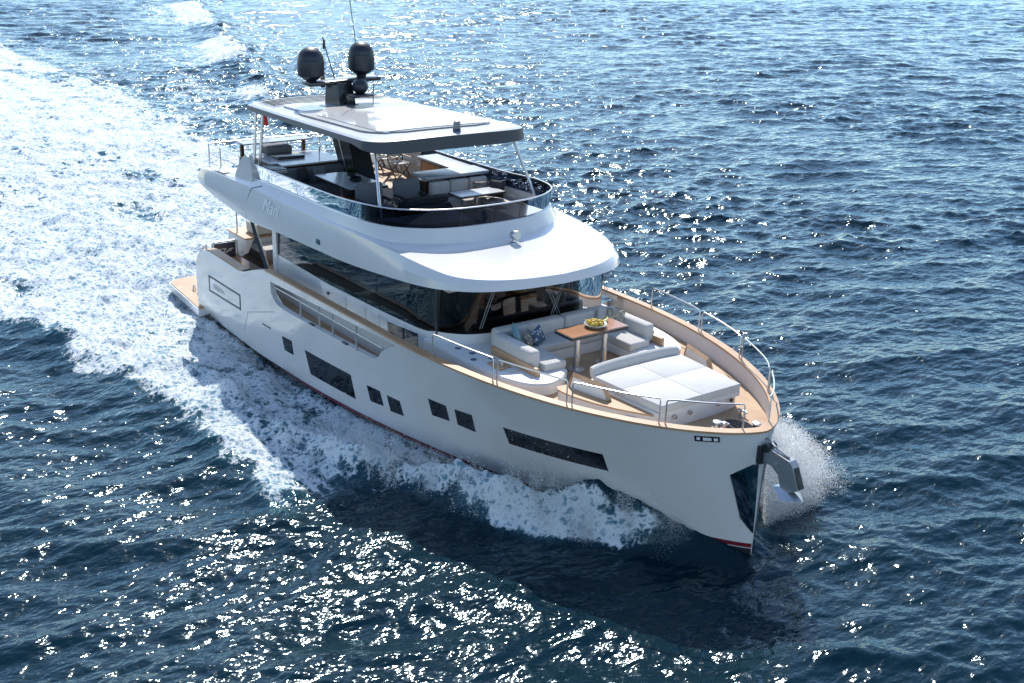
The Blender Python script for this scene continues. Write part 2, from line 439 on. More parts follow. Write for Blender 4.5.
# ------------------------------------------------------------------ caps, bulwarks, decks
def deck_curve(x0, n=60, inset=0.0):
    out = []
    for i in range(n+1):
        x = x0+(24.834-x0)*math.sin(i/n*math.pi/2); out.append((x, bd(x), zs(x)))
    for i in range(len(out)):               # inset along the plan normal
        pass
    return out
def inset(curve, d):
    o = []
    for i, (x, y, z) in enumerate(curve):
        a = curve[max(i-1, 0)]; b = curve[min(i+1, len(curve)-1)]
        tx, ty = b[0]-a[0], b[1]-a[1]
        if i == len(curve)-1: tx, ty = 0, -1
        L = math.hypot(tx, ty) or 1; nx, ny = ty/L, -tx/L      # points inboard (aft / to centre)
        o.append((x+nx*d, max(0, y+ny*d), z))
    return o
def cap(x0):
    c = deck_curve(x0); o = inset(c, -0.035); i_ = inset(c, 0.17); g = G()
    for sgn in (-1, 1):
        P = [[(a[0], sgn*a[1], a[2]-0.005), (a[0], sgn*a[1], a[2]+0.04), (b[0], sgn*b[1], b[2]+0.045), (b[0], sgn*b[1], b[2]-0.005), (a[0], sgn*a[1], a[2]-0.005)] for a, b in zip(o, i_)]
        g.grid(P, sgn > 0)
        k = 0; q = P[0][:4]; g.add(q, [(0,1,2,3) if sgn > 0 else (3,2,1,0)])
    return g
part('teak_cap_rail', cap(9.2), TEAKX, HULL, sharp=40)
def aftcap(sgn):
    P = []
    for x in np.linspace(4.75, 7.5, 14):
        y = hy(x, ztop(x)); z = ztop(x)
        P.append([(x, sgn*(y-0.02), z), (x, sgn*(y-0.02), z+0.04), (x, sgn*(y-0.30), z+0.04), (x, sgn*(y-0.30), z), (x, sgn*(y-0.02), z)])
    g = G(); g.grid(P, sgn > 0); return g
for sgn in (-1, 1): part('teak_cap_rail', aftcap(sgn), TEAKX, HULL, sharp=40)
FZ = 3.2      # foredeck
def inner_bulwark(sgn):
    c = inset(deck_curve(9.2, 70), 0.14); g = G()
    g.grid([[(x, sgn*y, z) for z in (zt, (zt+2.25)/2 if x < 17 else (zt+FZ-.1)/2, 2.25 if x < 17 else FZ-.1)] for x, y, zt in c if not 9.3 < x < 16.4 or True][0:0] or
           [[(x, sgn*y, zt), (x, sgn*min(y, max(hy(x, FZ)-0.03, 0)), FZ-0.02)] for x, y, zt in c if x > 16.3], sgn < 0)
    # band above the side opening, ledge below it, and the aft quarter
    xs = list(np.linspace(9.43, 16.4, 20))
    g.grid([[(x, sgn*(hy(x, otop(x))-0.16), zs(x)), (x, sgn*(hy(x, otop(x))-0.16), otop(x))] for x in xs], sgn < 0)
    g.grid([[(x, sgn*(hy(x, obot(x))-0.16), obot(x)), (x, sgn*min(hy(x, obot(x))-0.16, hy(x, 2.2)-0.06), 2.2)] for x in xs if x < 16.2], sgn < 0)
    xs = list(np.linspace(3.7, 9.43, 26))
    g.grid([[(x, sgn*(hy(x, ztop(x))-0.16), ztop(x)), (x, sgn*(hy(x, ztop(x))-0.16), 2.2)] for x in xs], sgn < 0)
    g.grid([[(x, sgn*hy(x, ztop(x)), ztop(x)+.002), (x, sgn*(hy(x, ztop(x))-0.16), ztop(x)+.002)] for x in list(np.linspace(3.4, 9.3, 60))], sgn < 0)
    return g
for sgn in (-1, 1): part('bulwark', inner_bulwark(sgn), GELM, HULL)
# decks
g = G(); xs = np.linspace(3.6, 17.6, 30)
g.grid([[(x, -hy(x, 2.2)+0.05, 2.3), (x, 0, 2.3), (x, hy(x, 2.2)-0.05, 2.3)] for x in xs], True)
part('main_deck', g, TEAK, YX)
g = G(); xs = [16.3+(24.70-16.3)*math.sin(i/30*math.pi/2) for i in range(31)]
g.grid([[(x, -max(hy(x, FZ)-0.04, 0), FZ), (x, 0, FZ), (x, max(hy(x, FZ)-0.04, 0), FZ)] for x in xs], True)
part('foredeck', g, TEAK, YX)
# steps from the side decks up to the foredeck
for sgn in (-1, 1):
    g = G()
    for k in range(3): g.box(16.42-0.05*k, 16.9-0.05*k, *sorted((sgn*2.79, sgn*2.98)), 2.5, FZ-0.02-0.25*k)
    part('deck_step', g, GELM, YX)
# swim platform
g = G(); plan = [(0.12,-3.0),(0.0,-2.7),(-0.05,-1.5),(-0.05,1.5),(0.0,2.7),(0.12,3.0),(0.35,3.15),(3.5,3.38),(3.5,-3.38),(0.35,-3.15)]
g.prism(plan, 0.30, 0.52)
SW = part('swim_platform', g, GEL, YX)
g = G(); g.prism([(0.03+x*0.99, y*0.985) for x, y in plan], 0.52, 0.545); part('teak_panel', g, TEAK, SW)
for y0 in (-2.72, 2.72):
    for x0 in (1.55, 1.95):
        g = G(); g.tube([(x0-0.09,y0,0.545),(x0-0.07,y0,0.68),(x0,y0,0.72)], 0.022).tube([(x0+0.09,y0,0.545),(x0+0.07,y0,0.68),(x0,y0,0.72)], 0.022)
        part('cleat', g, STEEL, SW)
# stern quarter cleats and fairleads on the bulwark
for sgn in (-1, 1):
    for x0 in (4.15, 4.35, 4.6):
        g = G(); z = ztop(x0); y = sgn*(hy(x0, z)-0.1)
        g.tube([(x0,y,z),(x0,y,z+0.16)], 0.03).tube([(x0-0.05,y,z+0.16),(x0+0.05,y,z+0.16)], 0.025)
        part('fairlead', g, STEEL, HULL)
# rails inside the side openings
for sgn in (-1, 1):
    g = G(); yb = sgn*(3.57-0.10)
    za = lambda x: 3.0+(x-9.43)*0.0155
    g.tube([(9.45, yb, za(9.45)), (12.0, yb, za(12)), (15.5, yb, za(15.5))], 0.016)
    R_ = part('opening_rail', g, STEEL, YX)
    for x0 in (11.1, 12.2, 12.95, 14.2):
        p = G(); p.tube([(x0, yb, obot(x0)-0.01), (x0, yb, otop(x0)+0.01)], 0.026); part('stanchion', p, STEEL, R_)
    for x0 in (11.75, 13.6):
        p = G(); p.rbox(x0-0.12, x0+0.12, *sorted((yb+sgn*0.05, yb-sgn*0.05)), obot(x0)+0.001, obot(x0)+0.03, 0.01, 1); part('scupper', p, DARK, R_)

# ------------------------------------------------------------------ deckhouse
def house_plan(off=0.0):
    half = [(17.45,0.0),(17.43,0.7),(17.38,1.4),(17.18,2.05),(16.85,2.42),(16.45,2.66),(15.9,2.75),(8.25,2.75)]
    half = [(x+(-off if y < 2.7 else 0)*1.0, max(y-off*(0.9 if y > 1.9 else 0.0), 0)) for x, y in half]
    fine = [tuple(p) for p in spline(half[:7], 40)]+[half[7]]
    return fine
def zglass(x): return lerp_tab([(8.2,3.56),(11.5,3.5),(14.3,3.57),(16.3,3.66),(16.6,3.72),(17.5,3.72)], x)
def house_wall():
    g = G(); hp = house_plan()
    for sgn in (-1, 1):
        pts = []
        for a, b in zip(hp, hp[1:]):
            n = 1 if a[0]-b[0] < 3 else 24
            pts += [(a[0]+(b[0]-a[0])*k/n, a[1]+(b[1]-a[1])*k/n) for k in range(n)]
        pts.append(hp[-1])
        g.grid([[(x, sgn*(y+0.012), 2.28), (x, sgn*(y+0.012), zglass(x))] for x, y in pts], sgn < 0)
        g.grid([[(x, sgn*(y+0.012), zglass(x)), (x-0.05, sgn*(y-0.05), zglass(x))] for x, y in pts], sgn < 0)
        g.box(8.05, 8.30, *sorted((sgn*2.70, sgn*2.80)), 2.3, 4.75)          # aft post
        # recessed locker frames
    return g
HOUSE = part('deckhouse', house_wall(), GEL, YX)
def glass_band(x_max, x_min, sgn):
    hp = [p for p in house_plan()]; pts = []
    for a, b in zip(hp, hp[1:]):
        n = 1 if a[0]-b[0] < 3 else 16
        pts += [(a[0]+(b[0]-a[0])*k/n, a[1]+(b[1]-a[1])*k/n) for k in range(n)]
    pts.append(hp[-1]); pts = [p for p in pts if x_min-1e-6 <= p[0] <= x_max+1e-6]
    return [[(x-0.02*j, sgn*(y-0.012*j), z0+(4.86-z0)*j/3) for j in range(4) for z0 in [zglass(x)]] for x, y in pts]
for sgn in (-1, 1):
    g = G(); g.grid(glass_band(16.62, 8.25, sgn), sgn < 0); part('side_window', g, GLASSD, HOUSE)
    for x0 in (9.75, 11.8, 13.9, 15.6):
        g = G(); g.box(x0-0.02, x0+0.02, *sorted((sgn*2.68, sgn*2.72)), 3.5, 4.8); part('mullion', g, DARK, HOUSE)
g = G()
a = glass_band(17.46, 16.6, -1)[::-1]; b = glass_band(17.46, 16.6, 1)[1:]
g.grid(a+b, True); part('windshield', g, GLASSW, HOUSE)
for sgn in (-1, 1):
    g = G(); g.box(16.50, 16.62, *sorted((sgn*2.50, sgn*2.62)), 3.6, 4.85); part('corner_pillar', g, DARK, HOUSE)
for y0, dy in ((-1.55, -0.38), (-0.05, 0.42), (0.55, -0.42), (2.35, 0.12)):
    for k in (0, 0.07):
        g = G(); g.tube([(17.50-0.10*(abs(y0) > 1.2)-0.55*(abs(y0) > 2), y0+k, 4.80), (17.56-0.12*(abs(y0) > 1.2)-0.5*(abs(y0) > 2), y0+dy+k, 3.92)], 0.008, 6)
        part('wiper', g, GREYP, HOUSE)
g = G(); hp = house_plan(0.06)
g.grid([[(x, -y, 3.70), (x, y, 3.70)] for x, y in hp if x > 16.2], True); part('dashboard', g, FABD, HOUSE)
# dark pantry hatch low on the side wall
for sgn in (-1, 1):
    g = G(); y = sgn*2.766
    g.add([(14.55,y,3.38),(15.99,y,3.50),(16.0,y,3.12),(14.58,y,3.0)], [(0,1,2,3) if sgn > 0 else (3,2,1,0)]); part('side_hatch', g, BLKG, HOUSE)
    g = G(); g.rbox(11.35, 11.43, *sorted((sgn*2.76, sgn*2.80)), 3.2, 3.28, 0.01, 1); part('wall_lamp', g, DARK, HOUSE)
# saloon interior
g = G(); g.box(8.4, 16.4, -2.6, 2.6, 2.32, 2.36); INTR = part('saloon_floor', g, DWOOD, YX)
g = G(); g.box(8.4, 17.0, -2.55, 2.55, 4.80, 4.84); part('ceiling', g, INT, INTR)
g = G(); g.box(13.4, 13.55, -0.6, 2.55, 2.36, 4.8); part('bulkhead', g, INT, INTR)
g = G(); g.rbox(9.0, 11.2, -2.4, -1.5, 2.36, 3.1).rbox(9.0, 11.2, -2.45, -2.1, 2.9, 3.75); part('saloon_sofa', g, FABG, INTR)
g = G(); g.rbox(9.2, 11.0, 1.4, 2.4, 2.36, 3.1).rbox(9.2, 11.0, 2.1, 2.45, 2.9, 3.6); part('saloon_sofa', g, FABG, INTR)
g = G(); g.rbox(12.0, 13.3, -2.4, -0.6, 2.36, 3.35); part('galley_counter', g, DWOOD, INTR)
g = G(); g.rbox(15.7, 16.5, -1.3, 1.0, 2.36, 3.78, 0.1).rbox(15.3, 15.9, -1.2, -0.3, 3.5, 3.85, 0.06); part('helm_console', g, FABD, INTR)
g = G(); g.rbox(14.5, 15.0, -1.5, -0.9, 2.9, 4.1, 0.1).rbox(14.5, 15.0, -0.5, 0.1, 2.9, 4.1, 0.1); part('helm_seat', g, INT, INTR)
g = G(); g.box(13.57, 13.62, 0.0, 1.1, 3.7, 4.3).box(13.57, 13.62, 1.3, 2.4, 3.7, 4.3); part('wall_panel', g, plain('pale_panel', (0.75, 0.72, 0.66), 0.6), INTR)

# ------------------------------------------------------------------ flybridge roof (lofted round the bow, open aft)
KEYS = [  # lower lip           knuckle / upper lip    coaming foot          coaming top
 ((3.35,-3.02,4.90), (3.38,-2.98,5.14), (3.62,-2.62,5.22), (3.66,-2.58,5.22)),
 ((3.7,-3.17,4.80),  (3.75,-3.10,5.27),  (4.1,-2.70,5.36), (4.1,-2.64,5.36)),
 ((4.95,-3.2,4.62),  (4.95,-3.13,5.36), (4.95,-2.76,5.42),(4.95,-2.7,5.42)),
 ((7.4,-3.22,4.43),  (7.4,-3.13,5.42),  (7.3,-2.98,5.52), (7.2,-2.9,5.62)),
 ((9.3,-3.22,4.52),  (9.3,-3.13,5.42),  (9.3,-3.03,5.5),  (9.3,-2.9,5.66)),
 ((11.6,-3.22,4.60), (11.6,-3.13,5.43), (11.6,-3.03,5.48),(11.6,-2.9,5.71)),
 ((13.4,-3.2,4.67),  (13.4,-3.10,5.47), (13.2,-2.98,5.5), (13.25,-2.88,5.78)),
 ((15.2,-3.1,4.79),  (15.1,-2.98,5.43), (14.45,-2.72,5.47),(14.35,-2.55,5.8)),
 ((16.45,-2.95,4.88),(16.35,-2.8,5.33), (15.1,-1.98,5.46),(14.97,-1.85,5.8)),
 ((17.25,-2.6,4.93), (17.12,-2.48,5.23),(15.42,-1.25,5.45),(15.22,-1.15,5.8)),
 ((17.8,-2.0,4.96),  (17.68,-1.88,5.2), (15.53,-.8,5.45), (15.28,-.75,5.8)),
 ((18.15,-1.1,4.99), (18.03,-1.03,5.2), (15.58,-.4,5.45), (15.31,-.4,5.8)),
 ((18.28,0,5.0),     (18.17,0,5.2),     (15.6,0,5.45),    (15.32,0,5.8))]
NS = 97
CUR = [spline([k[i] for k in KEYS], NS) for i in range(4)]
def full(c): return list(c)+[p*np.array([1,-1,1]) for p in c[-2::-1]]
CUR = [full(c) for c in CUR]; NF = len(CUR[0])
FLZ = 5.08
g = G(); P = []
for i in range(NF):
    B, C_, D, E = [c[i] for c in CUR]
    cen = np.array([min(B[0], 12.0), 0, 0])
    def toward(p, d):                       # move inboard in plan
        v = np.array([min(p[0], 11.5)-p[0], -p[1], 0.0]); L = np.linalg.norm(v) or 1; return p+v/L*d
    sof = toward(B, 0.35)+np.array([0,0,0.03])
    B2 = B+np.array([0,0,-0.03]); 
    E2 = toward(E, 0.10); F2 = np.array([*toward(E, 0.16)[:2], FLZ])
    mid = (C_*0.5+D*0.5)+np.array([0,0,0.015 if i > 40 and i < NF-41 else 0.0])
    Cm = C_*0.94+B*0.06
    P.append([sof, toward(B, 0.06)-np.array([0,0,0.01]), B, B*0.5+C_*0.5+np.array([0,(0.05 if B[1] > 0 else -0.05)*min(1, abs(B[1])/2),0]), C_, mid, D, E, E2, F2])
g.grid([[tuple(q) for q in r] for r in P], True)
n = len(P)
for a, b in ((0, n-1),):
    g.add([tuple(q) for q in P[0]]+[tuple(q) for q in P[-1]], [tuple(range(len(P[0])))])
    g.add([tuple(q) for q in P[-1]], [tuple(range(len(P[0])))[::-1]])
h = n//2
g.grid([[tuple(P[i][0]), tuple((P[i][0]+P[n-1-i][0])/2), tuple(P[n-1-i][0])] for i in range(h+1)], False)
FLY = part('flybridge_roof', g, GEL, YX, sharp=19)
g = G(); g.grid([[tuple(P[i][9]), tuple((P[i][9]+P[n-1-i][9])/2), tuple(P[n-1-i][9])] for i in range(h+1)], True)
part('flybridge_deck', g, TEAK, YX)
g = G(); g.prism([(3.5,-2.4),(3.5,2.4),(4.2,2.6),(4.2,-2.6)], 5.0, 5.12); part('aft_overhang', g, GEL, FLY)
# seams, script lettering, lamps on the wing
for sgn in (-1, 1):
    g = G(); g.tube([(7.2, sgn*3.215, 4.46), (7.25, sgn*3.20, 5.0), (7.5, sgn*3.14, 5.42), (7.9, sgn*2.99, 5.55)], 0.012, 6); part('panel_seam', g, plain('seam_dark_grey', (0.2, 0.22, 0.25), 0.6), FLY)  # dark grey joint line between the wing panels
    for x0, x1 in ((4.45, 5.35), (5.5, 6.6)):
        g = G(); g.add([(x0, sgn*3.05, 5.385), (x1, sgn*3.05, 5.43), (x1, sgn*2.84, 5.445), (x0, sgn*2.84, 5.415)], [(0,1,2,3) if sgn < 0 else (3,2,1,0)]); part('deck_locker_lid', g, GELM, FLY)
    g = G(); g.rbox(11.65, 11.85, *sorted((sgn*3.20, sgn*3.25)), 4.78, 4.93, 0.02, 1); part('courtesy_lamp', g, plain('teal_lamp', (0.03, 0.10, 0.12), 0.2), FLY)
part('lettering', place_text('Mari', 0.55, (8.85, -3.215, 5.13), (1, 0, 0), (0, 0.10, 1), 0.4), plain('letter_white', (0.95, 0.96, 0.97), 0.2), FLY)
for y0 in (-1.35, 0.35, 1.6):
    g = G(); g.lathe([(0.05, 0), (0.05, 0.03), (0.02, 0.035)], (17.75 if abs(y0) < 1 else 17.3, y0, 4.90), 10); part('soffit_lamp', g, plain('warm_lens', (0.8, 0.6, 0.35), 0.3), FLY)
# end fins of the flybridge coaming
for sgn in (-1, 1):
    g = G(); g.xprism([(5.95,5.38),(6.12,5.66),(6.34,5.95),(6.58,6.15),(6.80,6.25),(6.97,6.24),(7.10,6.12),(7.18,5.92),(7.22,5.6),(7.22,5.4)], *sorted((sgn*2.98, sgn*2.84)))
    part('coaming_fin', g, GEL, FLY, sharp=50)
# glass bulwark with steel rail
i0 = next(i for i in range(NF) if CUR[3][i][0] > 7.15)
gp = [CUR[3][i] for i in range(i0, NF-i0)]
def outw(p, d, dz):
    v = np.array([p[0]-min(p[0], 11.5), p[1], 0.0]); L = np.linalg.norm(v) or 1; return p+v/L*d+np.array([0, 0, dz])
def gh(p): return 0.40 if p[0] < 12 else 0.40+0.02*(p[0]-12)
g = G(); g.grid([[tuple(outw(p, -0.05, -0.01)), tuple(outw(p, 0.0, gh(p)))] for p in gp], True)
FG = part('glass_bulwark', g, GLASSF, FLY)
g = G(); g.tube([tuple(outw(p, 0.0, gh(p)+0.015)) for p in gp[::2]], 0.02, 8); part('glass_rail', g, STEEL, FG)
for k in range(10, len(gp), 20):
    p = gp[k]; g = G(); g.tube([tuple(outw(p, -0.06, -0.02)), tuple(outw(p, -0.01, gh(p)))], 0.012, 6); part('glass_post', g, DARK, FG)
# aft rail
def rail_run(name, pts, zb, zt, mids, parent, r=0.02):
    g = G(); g.tube([(x, y, zt) for x, y in pts], r); R_ = part(name, g, STEEL, parent)
    for m_ in mids:
        g = G(); g.tube([(x, y, m_) for x, y in pts], r*0.6, 6); part('wire', g, STEEL, R_)
    for x, y in pts:
        g = G(); g.tube([(x, y, zb), (x, y, zt)], r*1.05); part('stanchion', g, STEEL, R_)
rail_run('aft_rail', [(5.85,-2.75),(4.5,-2.78),(3.55,-2.75),(3.5,-1.2),(3.5,0),(3.5,1.2),(3.55,2.75),(4.5,2.78),(6.0,2.78)], 5.1, 6.0, (5.4, 5.7), YX)

# ------------------------------------------------------------------ hardtop
def ht_plan(d=0.0, n=14):
    half = [(13.55,0.0),(13.54,0.9),(13.5,1.6),(13.36,2.15),(13.0,2.46),(12.3,2.5),(9.0,2.42),(5.9,2.30),(5.5,2.22),(5.3,2.0),(5.0,1.2),(4.85,0.0)]
    sp = [tuple(p) for p in spline(half, 80)]
    cx, cy0 = 9.2, 0
    sp = [(cx+(x-cx)*(1-d/4.2), max(0, y*(1-d/2.35))) for x, y in sp]
    return [(x, -y) for x, y in sp[::-1]][:-1]+sp[:-1] if False else [(x, -y) for x, y in sp]+[(x, y) for x, y in sp[-2:0:-1]]
def hz(x, y): return 7.53+0.031*(x-5.3)-0.007*y*y
def ring(plan, dz): return [(x, y, hz(x, y)+dz) for x, y in plan]
def drop(x): return 0.16+max(0, (x-12.4))*0.17
g = G(); top = ht_plan(0.10); mid = ht_plan(0.0); low = ht_plan(-0.05); und = ht_plan(0.35); n = len(mid)
lowz = [(x, y, hz(x, y)-drop(x)) for x, y in low]
L_ = [ring(ht_plan(0.9), 0.02), ring(top, 0.0), ring(mid, -0.03), lowz, [(x, y, hz(x, y)-drop(x)+0.03) for x, y in und]]
def ringface(g, A, B):
    n = len(A); g.add(A+B, [(k, (k+1) % n, n+(k+1) % n, n+k) for k in range(n)])
g1 = G(); ringface(g1, L_[1], L_[0]); h2 = len(L_[0])
cen = L_[0]
k2 = len(cen)//2
g1.grid([[cen[i], ((cen[i][0]+cen[-i % len(cen)][0])/2, 0, hz(cen[i][0], 0)+0.03), cen[-i % len(cen)]] for i in range(k2+1)], False)
ringface(g1, L_[2], L_[1])
HT = part('hardtop', g1, plain('hardtop_white', (0.32, 0.355, 0.39), 0.35, var=0.02), YX, sharp=40)
g2 = G(); ringface(g2, L_[3], L_[2]); ringface(g2, L_[4], L_[3])
u = L_[4]; g2.grid([[u[i], ((u[i][0]+u[-i % n][0])/2, 0, u[i][2]), u[-i % n]] for i in range(n//2+1)], True)
part('fascia', g2, CHAR, HT, sharp=40)
# grey surround, pale sunroof panel, louvres
def sheet(plan, dz, th=0.012):
    g = G(); g.prism(plan, lambda x, y: hz(x, y)+0.005+dz, lambda x, y: hz(x, y)+0.03+dz+th); return g
def dense(poly, n=12):
    o = []
    for a, b in zip(poly, poly[1:]+poly[:1]): o += [(a[0]+(b[0]-a[0])*k/n, a[1]+(b[1]-a[1])*k/n) for k in range(n)]
    return o
def top_sheet(x0, x1, y0, y1, dz, r=0.3, taper=0.0):
    g = G(); rows = []
    nx, ny = 24, 10
    for i in range(nx+1):
        x = x0+(x1-x0)*i/nx; e = min(i, nx-i)/nx*(x1-x0); c = r-math.sqrt(max(0, r*r-max(0, r-e)**2)) if e < r else 0
        w0 = (y1-y0)/2-c-taper*(x-x0)/(x1-x0); cy0 = (y0+y1)/2
        rows.append([(x, cy0+w0*(2*j/ny-1), hz(x, cy0+w0*(2*j/ny-1))+0.022+dz) for j in range(ny+1)])
    g.grid(rows); rim = rows[0]+[r[-1] for r in rows[1:]]+rows[-1][-2::-1]+[r[0] for r in rows[-2:0:-1]]
    m = len(rim); g.add(rim+[(x, y, z-0.05) for x, y, z in rim], [((k+1) % m, k, m+k, m+(k+1) % m) for k in range(m)]); return g
part('sunroof_surround', top_sheet(7.7, 12.75, -2.02, 2.02, 0.035, 0.9), GREYP, HT, sharp=50)
part('sunroof_panel', top_sheet(8.9, 12.6, -1.78, 1.78, 0.06, 0.15), plain('sunroof_white', (0.70, 0.70, 0.70), 0.10, var=0.02, coat=0.6, bmp=0.25, bscale=1.6), HT, sharp=50)
MBLK = plain('matt_black', (0.004,0.004,0.005), 1.0); MBLK.node_tree.nodes['Principled BSDF'].inputs['Specular IOR Level'].default_value = 0.0
for k in range(6):
    x0 = 5.12+0.24*k; P_ = []
    for j in range(25):
        y = -1.95+3.9*j/24; x = x0+0.34*(y/1.95)**2*(1-k/9)+0.08
        P_.append([(x, y, hz(x, y)+0.055), (x+0.10, y, hz(x, y)+0.057)])
    g = G(); g.grid(P_, False); part('louvre', g, MBLK, HT)
g = G(); g.prism(rrect(6.75, 8.2, -1.75, -0.95, 0.2), lambda x, y: hz(x, y)+0.01, lambda x, y: hz(x, y)+0.065); part('roof_hatch', g, plain('hatch_blue_grey', (0.36, 0.43, 0.52), 0.2), HT)
# camera pod on the leading edge
g = G(); g.lathe([(0.11,0),(0.11,0.10),(0.105,0.105)], (13.22,0.16,hz(13.2,0)-0.02), 16); g.rbox(13.18,13.36,0.06,0.26,hz(13.2,0)-0.3,hz(13.2,0),0.03); PD = part('camera_pod', g, plain('navy_paint', (0.04,0.055,0.09), 0.3), HT)
g = G(); g.lathe([(0.10,0),(0.10,0.14),(0.08,0.19),(0.03,0.21)], (13.22,0.16,hz(13.2,0)+0.085), 16); part('camera_dome', g, GREYP, PD)
# support posts
def posts(lab, a, b, r):
    for sgn in (-1, 1):
        g = G(); g.tube([(a[0], sgn*a[1], a[2]), (b[0], sgn*b[1], b[2])], r, 10); part('support_post', g, STEEL, YX)
posts('fore', (13.0, 2.2, 7.36), (13.75, 2.48, 5.86), 0.04)
posts('aft', (5.95, 2.2, 7.34), (6.15, 2.45, 5.2), 0.045)
posts('aft', (6.5, 2.24, 7.34), (6.6, 2.5, 5.2), 0.045)
g = G(); g.xprism([(6.75,7.42),(7.85,7.45),(8.95,5.08),(8.05,5.08)], -0.32, 0.32); g2 = g
part('mast_pillar', g, DARK, YX)
g = G(); g.xprism([(7.25,7.3),(7.32,7.3),(8.45,5.1),(8.38,5.1)], -0.332, -0.318); part('pillar_trim', g, STEEL, [c for c in YX.children if c.name.startswith('mast_pillar')][0])

# ------------------------------------------------------------------ mast, domes, antennas
g = G(); g.add([(6.72,-0.28,7.5),(7.68,-0.28,7.5),(7.68,0.28,7.5),(6.72,0.28,7.5),(6.72,-0.24,8.22),(7.45,-0.24,8.26),(7.45,0.24,8.26),(6.72,0.24,8.22)],
               [(3,2,1,0),(4,5,6,7),(0,1,5,4),(1,2,6,5),(2,3,7,6),(3,0,4,7)])
MAST = part('mast', g, DARK, YX)
g = G(); g.rbox(6.75, 7.35, -1.08, 1.32, 8.22, 8.34, 0.03, 2, tx=0.03); part('crossbar', g, DARK, MAST)
g = G(); g.rbox(7.2, 8.15, -0.10, 0.62, 7.92, 7.99, 0.03, 2).rbox(7.3,7.9,-0.1,0.1,7.7,7.95,0.03); part('bracket', g, DARK, MAST)
DP = [(0.10,0),(0.14,0.02),(0.16,0.10),(0.33,0.20),(0.385,0.24),(0.40,0.30),(0.40,0.66),(0.392,0.70),(0.385,0.71)]+[(0.385*math.cos(t), 0.71+0.36*math.sin(t)) for t in np.linspace(0.12, 1.5, 10)]
for y0, z0 in ((-0.90, 8.24), (0.80, 8.33)):
    g = G(); g.lathe(DP, (7.05, y0, z0), 32); part('satellite_dome', g, DOMEM, YX)
g = G(); g.lathe([(0.12,0),(0.20,0.06),(0.235,0.16),(0.235,0.24),(0.20,0.34),(0.12,0.40),(0.03,0.42)], (7.75,0.36,7.985), 24); part('satellite_dome', g, DOMEM, YX)
for nm, pts, r in (('whip_antenna', [(6.95,-0.05,8.3),(6.72,-0.12,8.85),(6.55,-0.2,9.4),(6.52,-0.22,9.52)], 0.016), ('whip_antenna', [(7.1,0.72,8.4),(6.95,0.62,9.7),(6.75,0.5,11.2)], 0.013), ('whip_antenna', [(7.4,1.0,7.5),(7.42,1.02,8.35)], 0.014)):
    g = G(); g.tube(pts, r, 6)
    if pts[0][1] == -0.05: g.lathe([(0.03,-0.1),(0.045,0),(0.045,0.14),(0.02,0.18)], (6.555,-0.195,9.26), 10)
    part(nm, g, DARK, MAST)
g = G(); g.rbox(7.45,7.62,-0.06,0.10,7.53,7.72,0.03).rbox(7.70,7.86,0.12,0.26,7.53,7.68,0.03).tube([(7.5,0.3,7.6),(7.9,0.1,7.62)], 0.03); part('horn', g, DARK, MAST)
g = G(); g.tube([(6.75,-0.2,8.2),(6.75,-0.2,8.05)], 0.04).rbox(6.68,6.8,-0.42,-0.3,8.05,8.42,0.03); part('mast_lamp', g, DARK, MAST)
# searchlight on the visor
g = G(); g.lathe([(0.13,0),(0.13,0.03),(0.06,0.05),(0.06,0.14)], (15.98,0.12,5.40), 16); SL = part('searchlight', g, STEEL, YX)
g = G(); g.lathe([(0.08,-0.13),(0.115,-0.06),(0.125,0.08),(0.115,0.10),(0.02,0.105)], (16.0,0.12,5.62), 18, (0.9,0.1,0.12)); part('lamp_head', g, STEEL, SL)

# ------------------------------------------------------------------ foredeck mouldings
PZ = 3.48
for sgn in (-1, 1):
    half = [(16.3,2.78),(18.2,2.76),(19.3,2.62),(19.95,2.35),(20.18,1.95),(20.1,1.55),(19.9,1.25),(19.75,1.1)]
    pl = [tuple(p) for p in spline(half, 40)]+[(17.9,1.1),(17.3,1.2),(16.3,1.2)]
    g = G(); pl2 = [(x, sgn*y) for x, y in pl]
    g.prism(pl2, FZ-0.02, PZ-0.03)
    tp = [(x-0.02*(x > 19), sgn*(y-0.02*(y > 2)), ) for x, y in pl]
    g.prism(tp, PZ-0.03, PZ); part('foredeck_moulding', g, GELM, YX, sharp=40)
    if sgn < 0: FM = YX.children[-1]
    for x0, y0 in ((17.75,2.35),(18.25,2.15),(18.1,2.55),(18.6,2.2),(17.3,2.45)):
        g = G(); g.lathe([(0.075,0),(0.075,0.012),(0.06,0.018)], (x0, sgn*y0, PZ), 14); part('deck_filler', g, plain('filler_blue', (0.10,0.13,0.2), 0.3), FM)
# sofa well base behind table
g = G(); g.prism([(17.5,-1.4),(17.5,1.4),(18.6,1.4),(18.62,-1.4)], FZ-0.02, 3.46); part('sofa_base', g, GELM, YX)
# sunpad island
isl = [(20.55,-2.02),(20.75,-2.10),(21.3,-2.02),(22.1,-1.72),(22.75,-1.32),(22.95,-1.1),(23.0,0),(22.95,1.1),(22.75,1.32),(22.1,1.72),(21.3,2.02),(20.75,2.10),(20.55,2.02)]
isl = [tuple(p) for p in spline(isl, 90)]
g = G(); g.prism([(20.5+(x-20.5)*0.985, y*0.975) for x, y in isl], FZ-0.01, 3.52)
ISL = part('sunpad_island', g, GELM, YX, sharp=40)
for sgn in (-1, 1):
    g = G(); g.prism([(x, y) for x, y in isl if sgn*y > 1.18 and x < 22.9]+[(22.6, sgn*1.19), (20.6, sgn*1.34)][::(1 if sgn < 0 else -1)][::1] if False else [(20.62,sgn*1.3)]+[q for q in (isl if sgn < 0 else isl[::-1]) if sgn*q[1] > 1.26]+[(22.62,sgn*1.22)], 3.52, 3.555); part('teak_ledge', g, TEAKX, ISL, sharp=40)
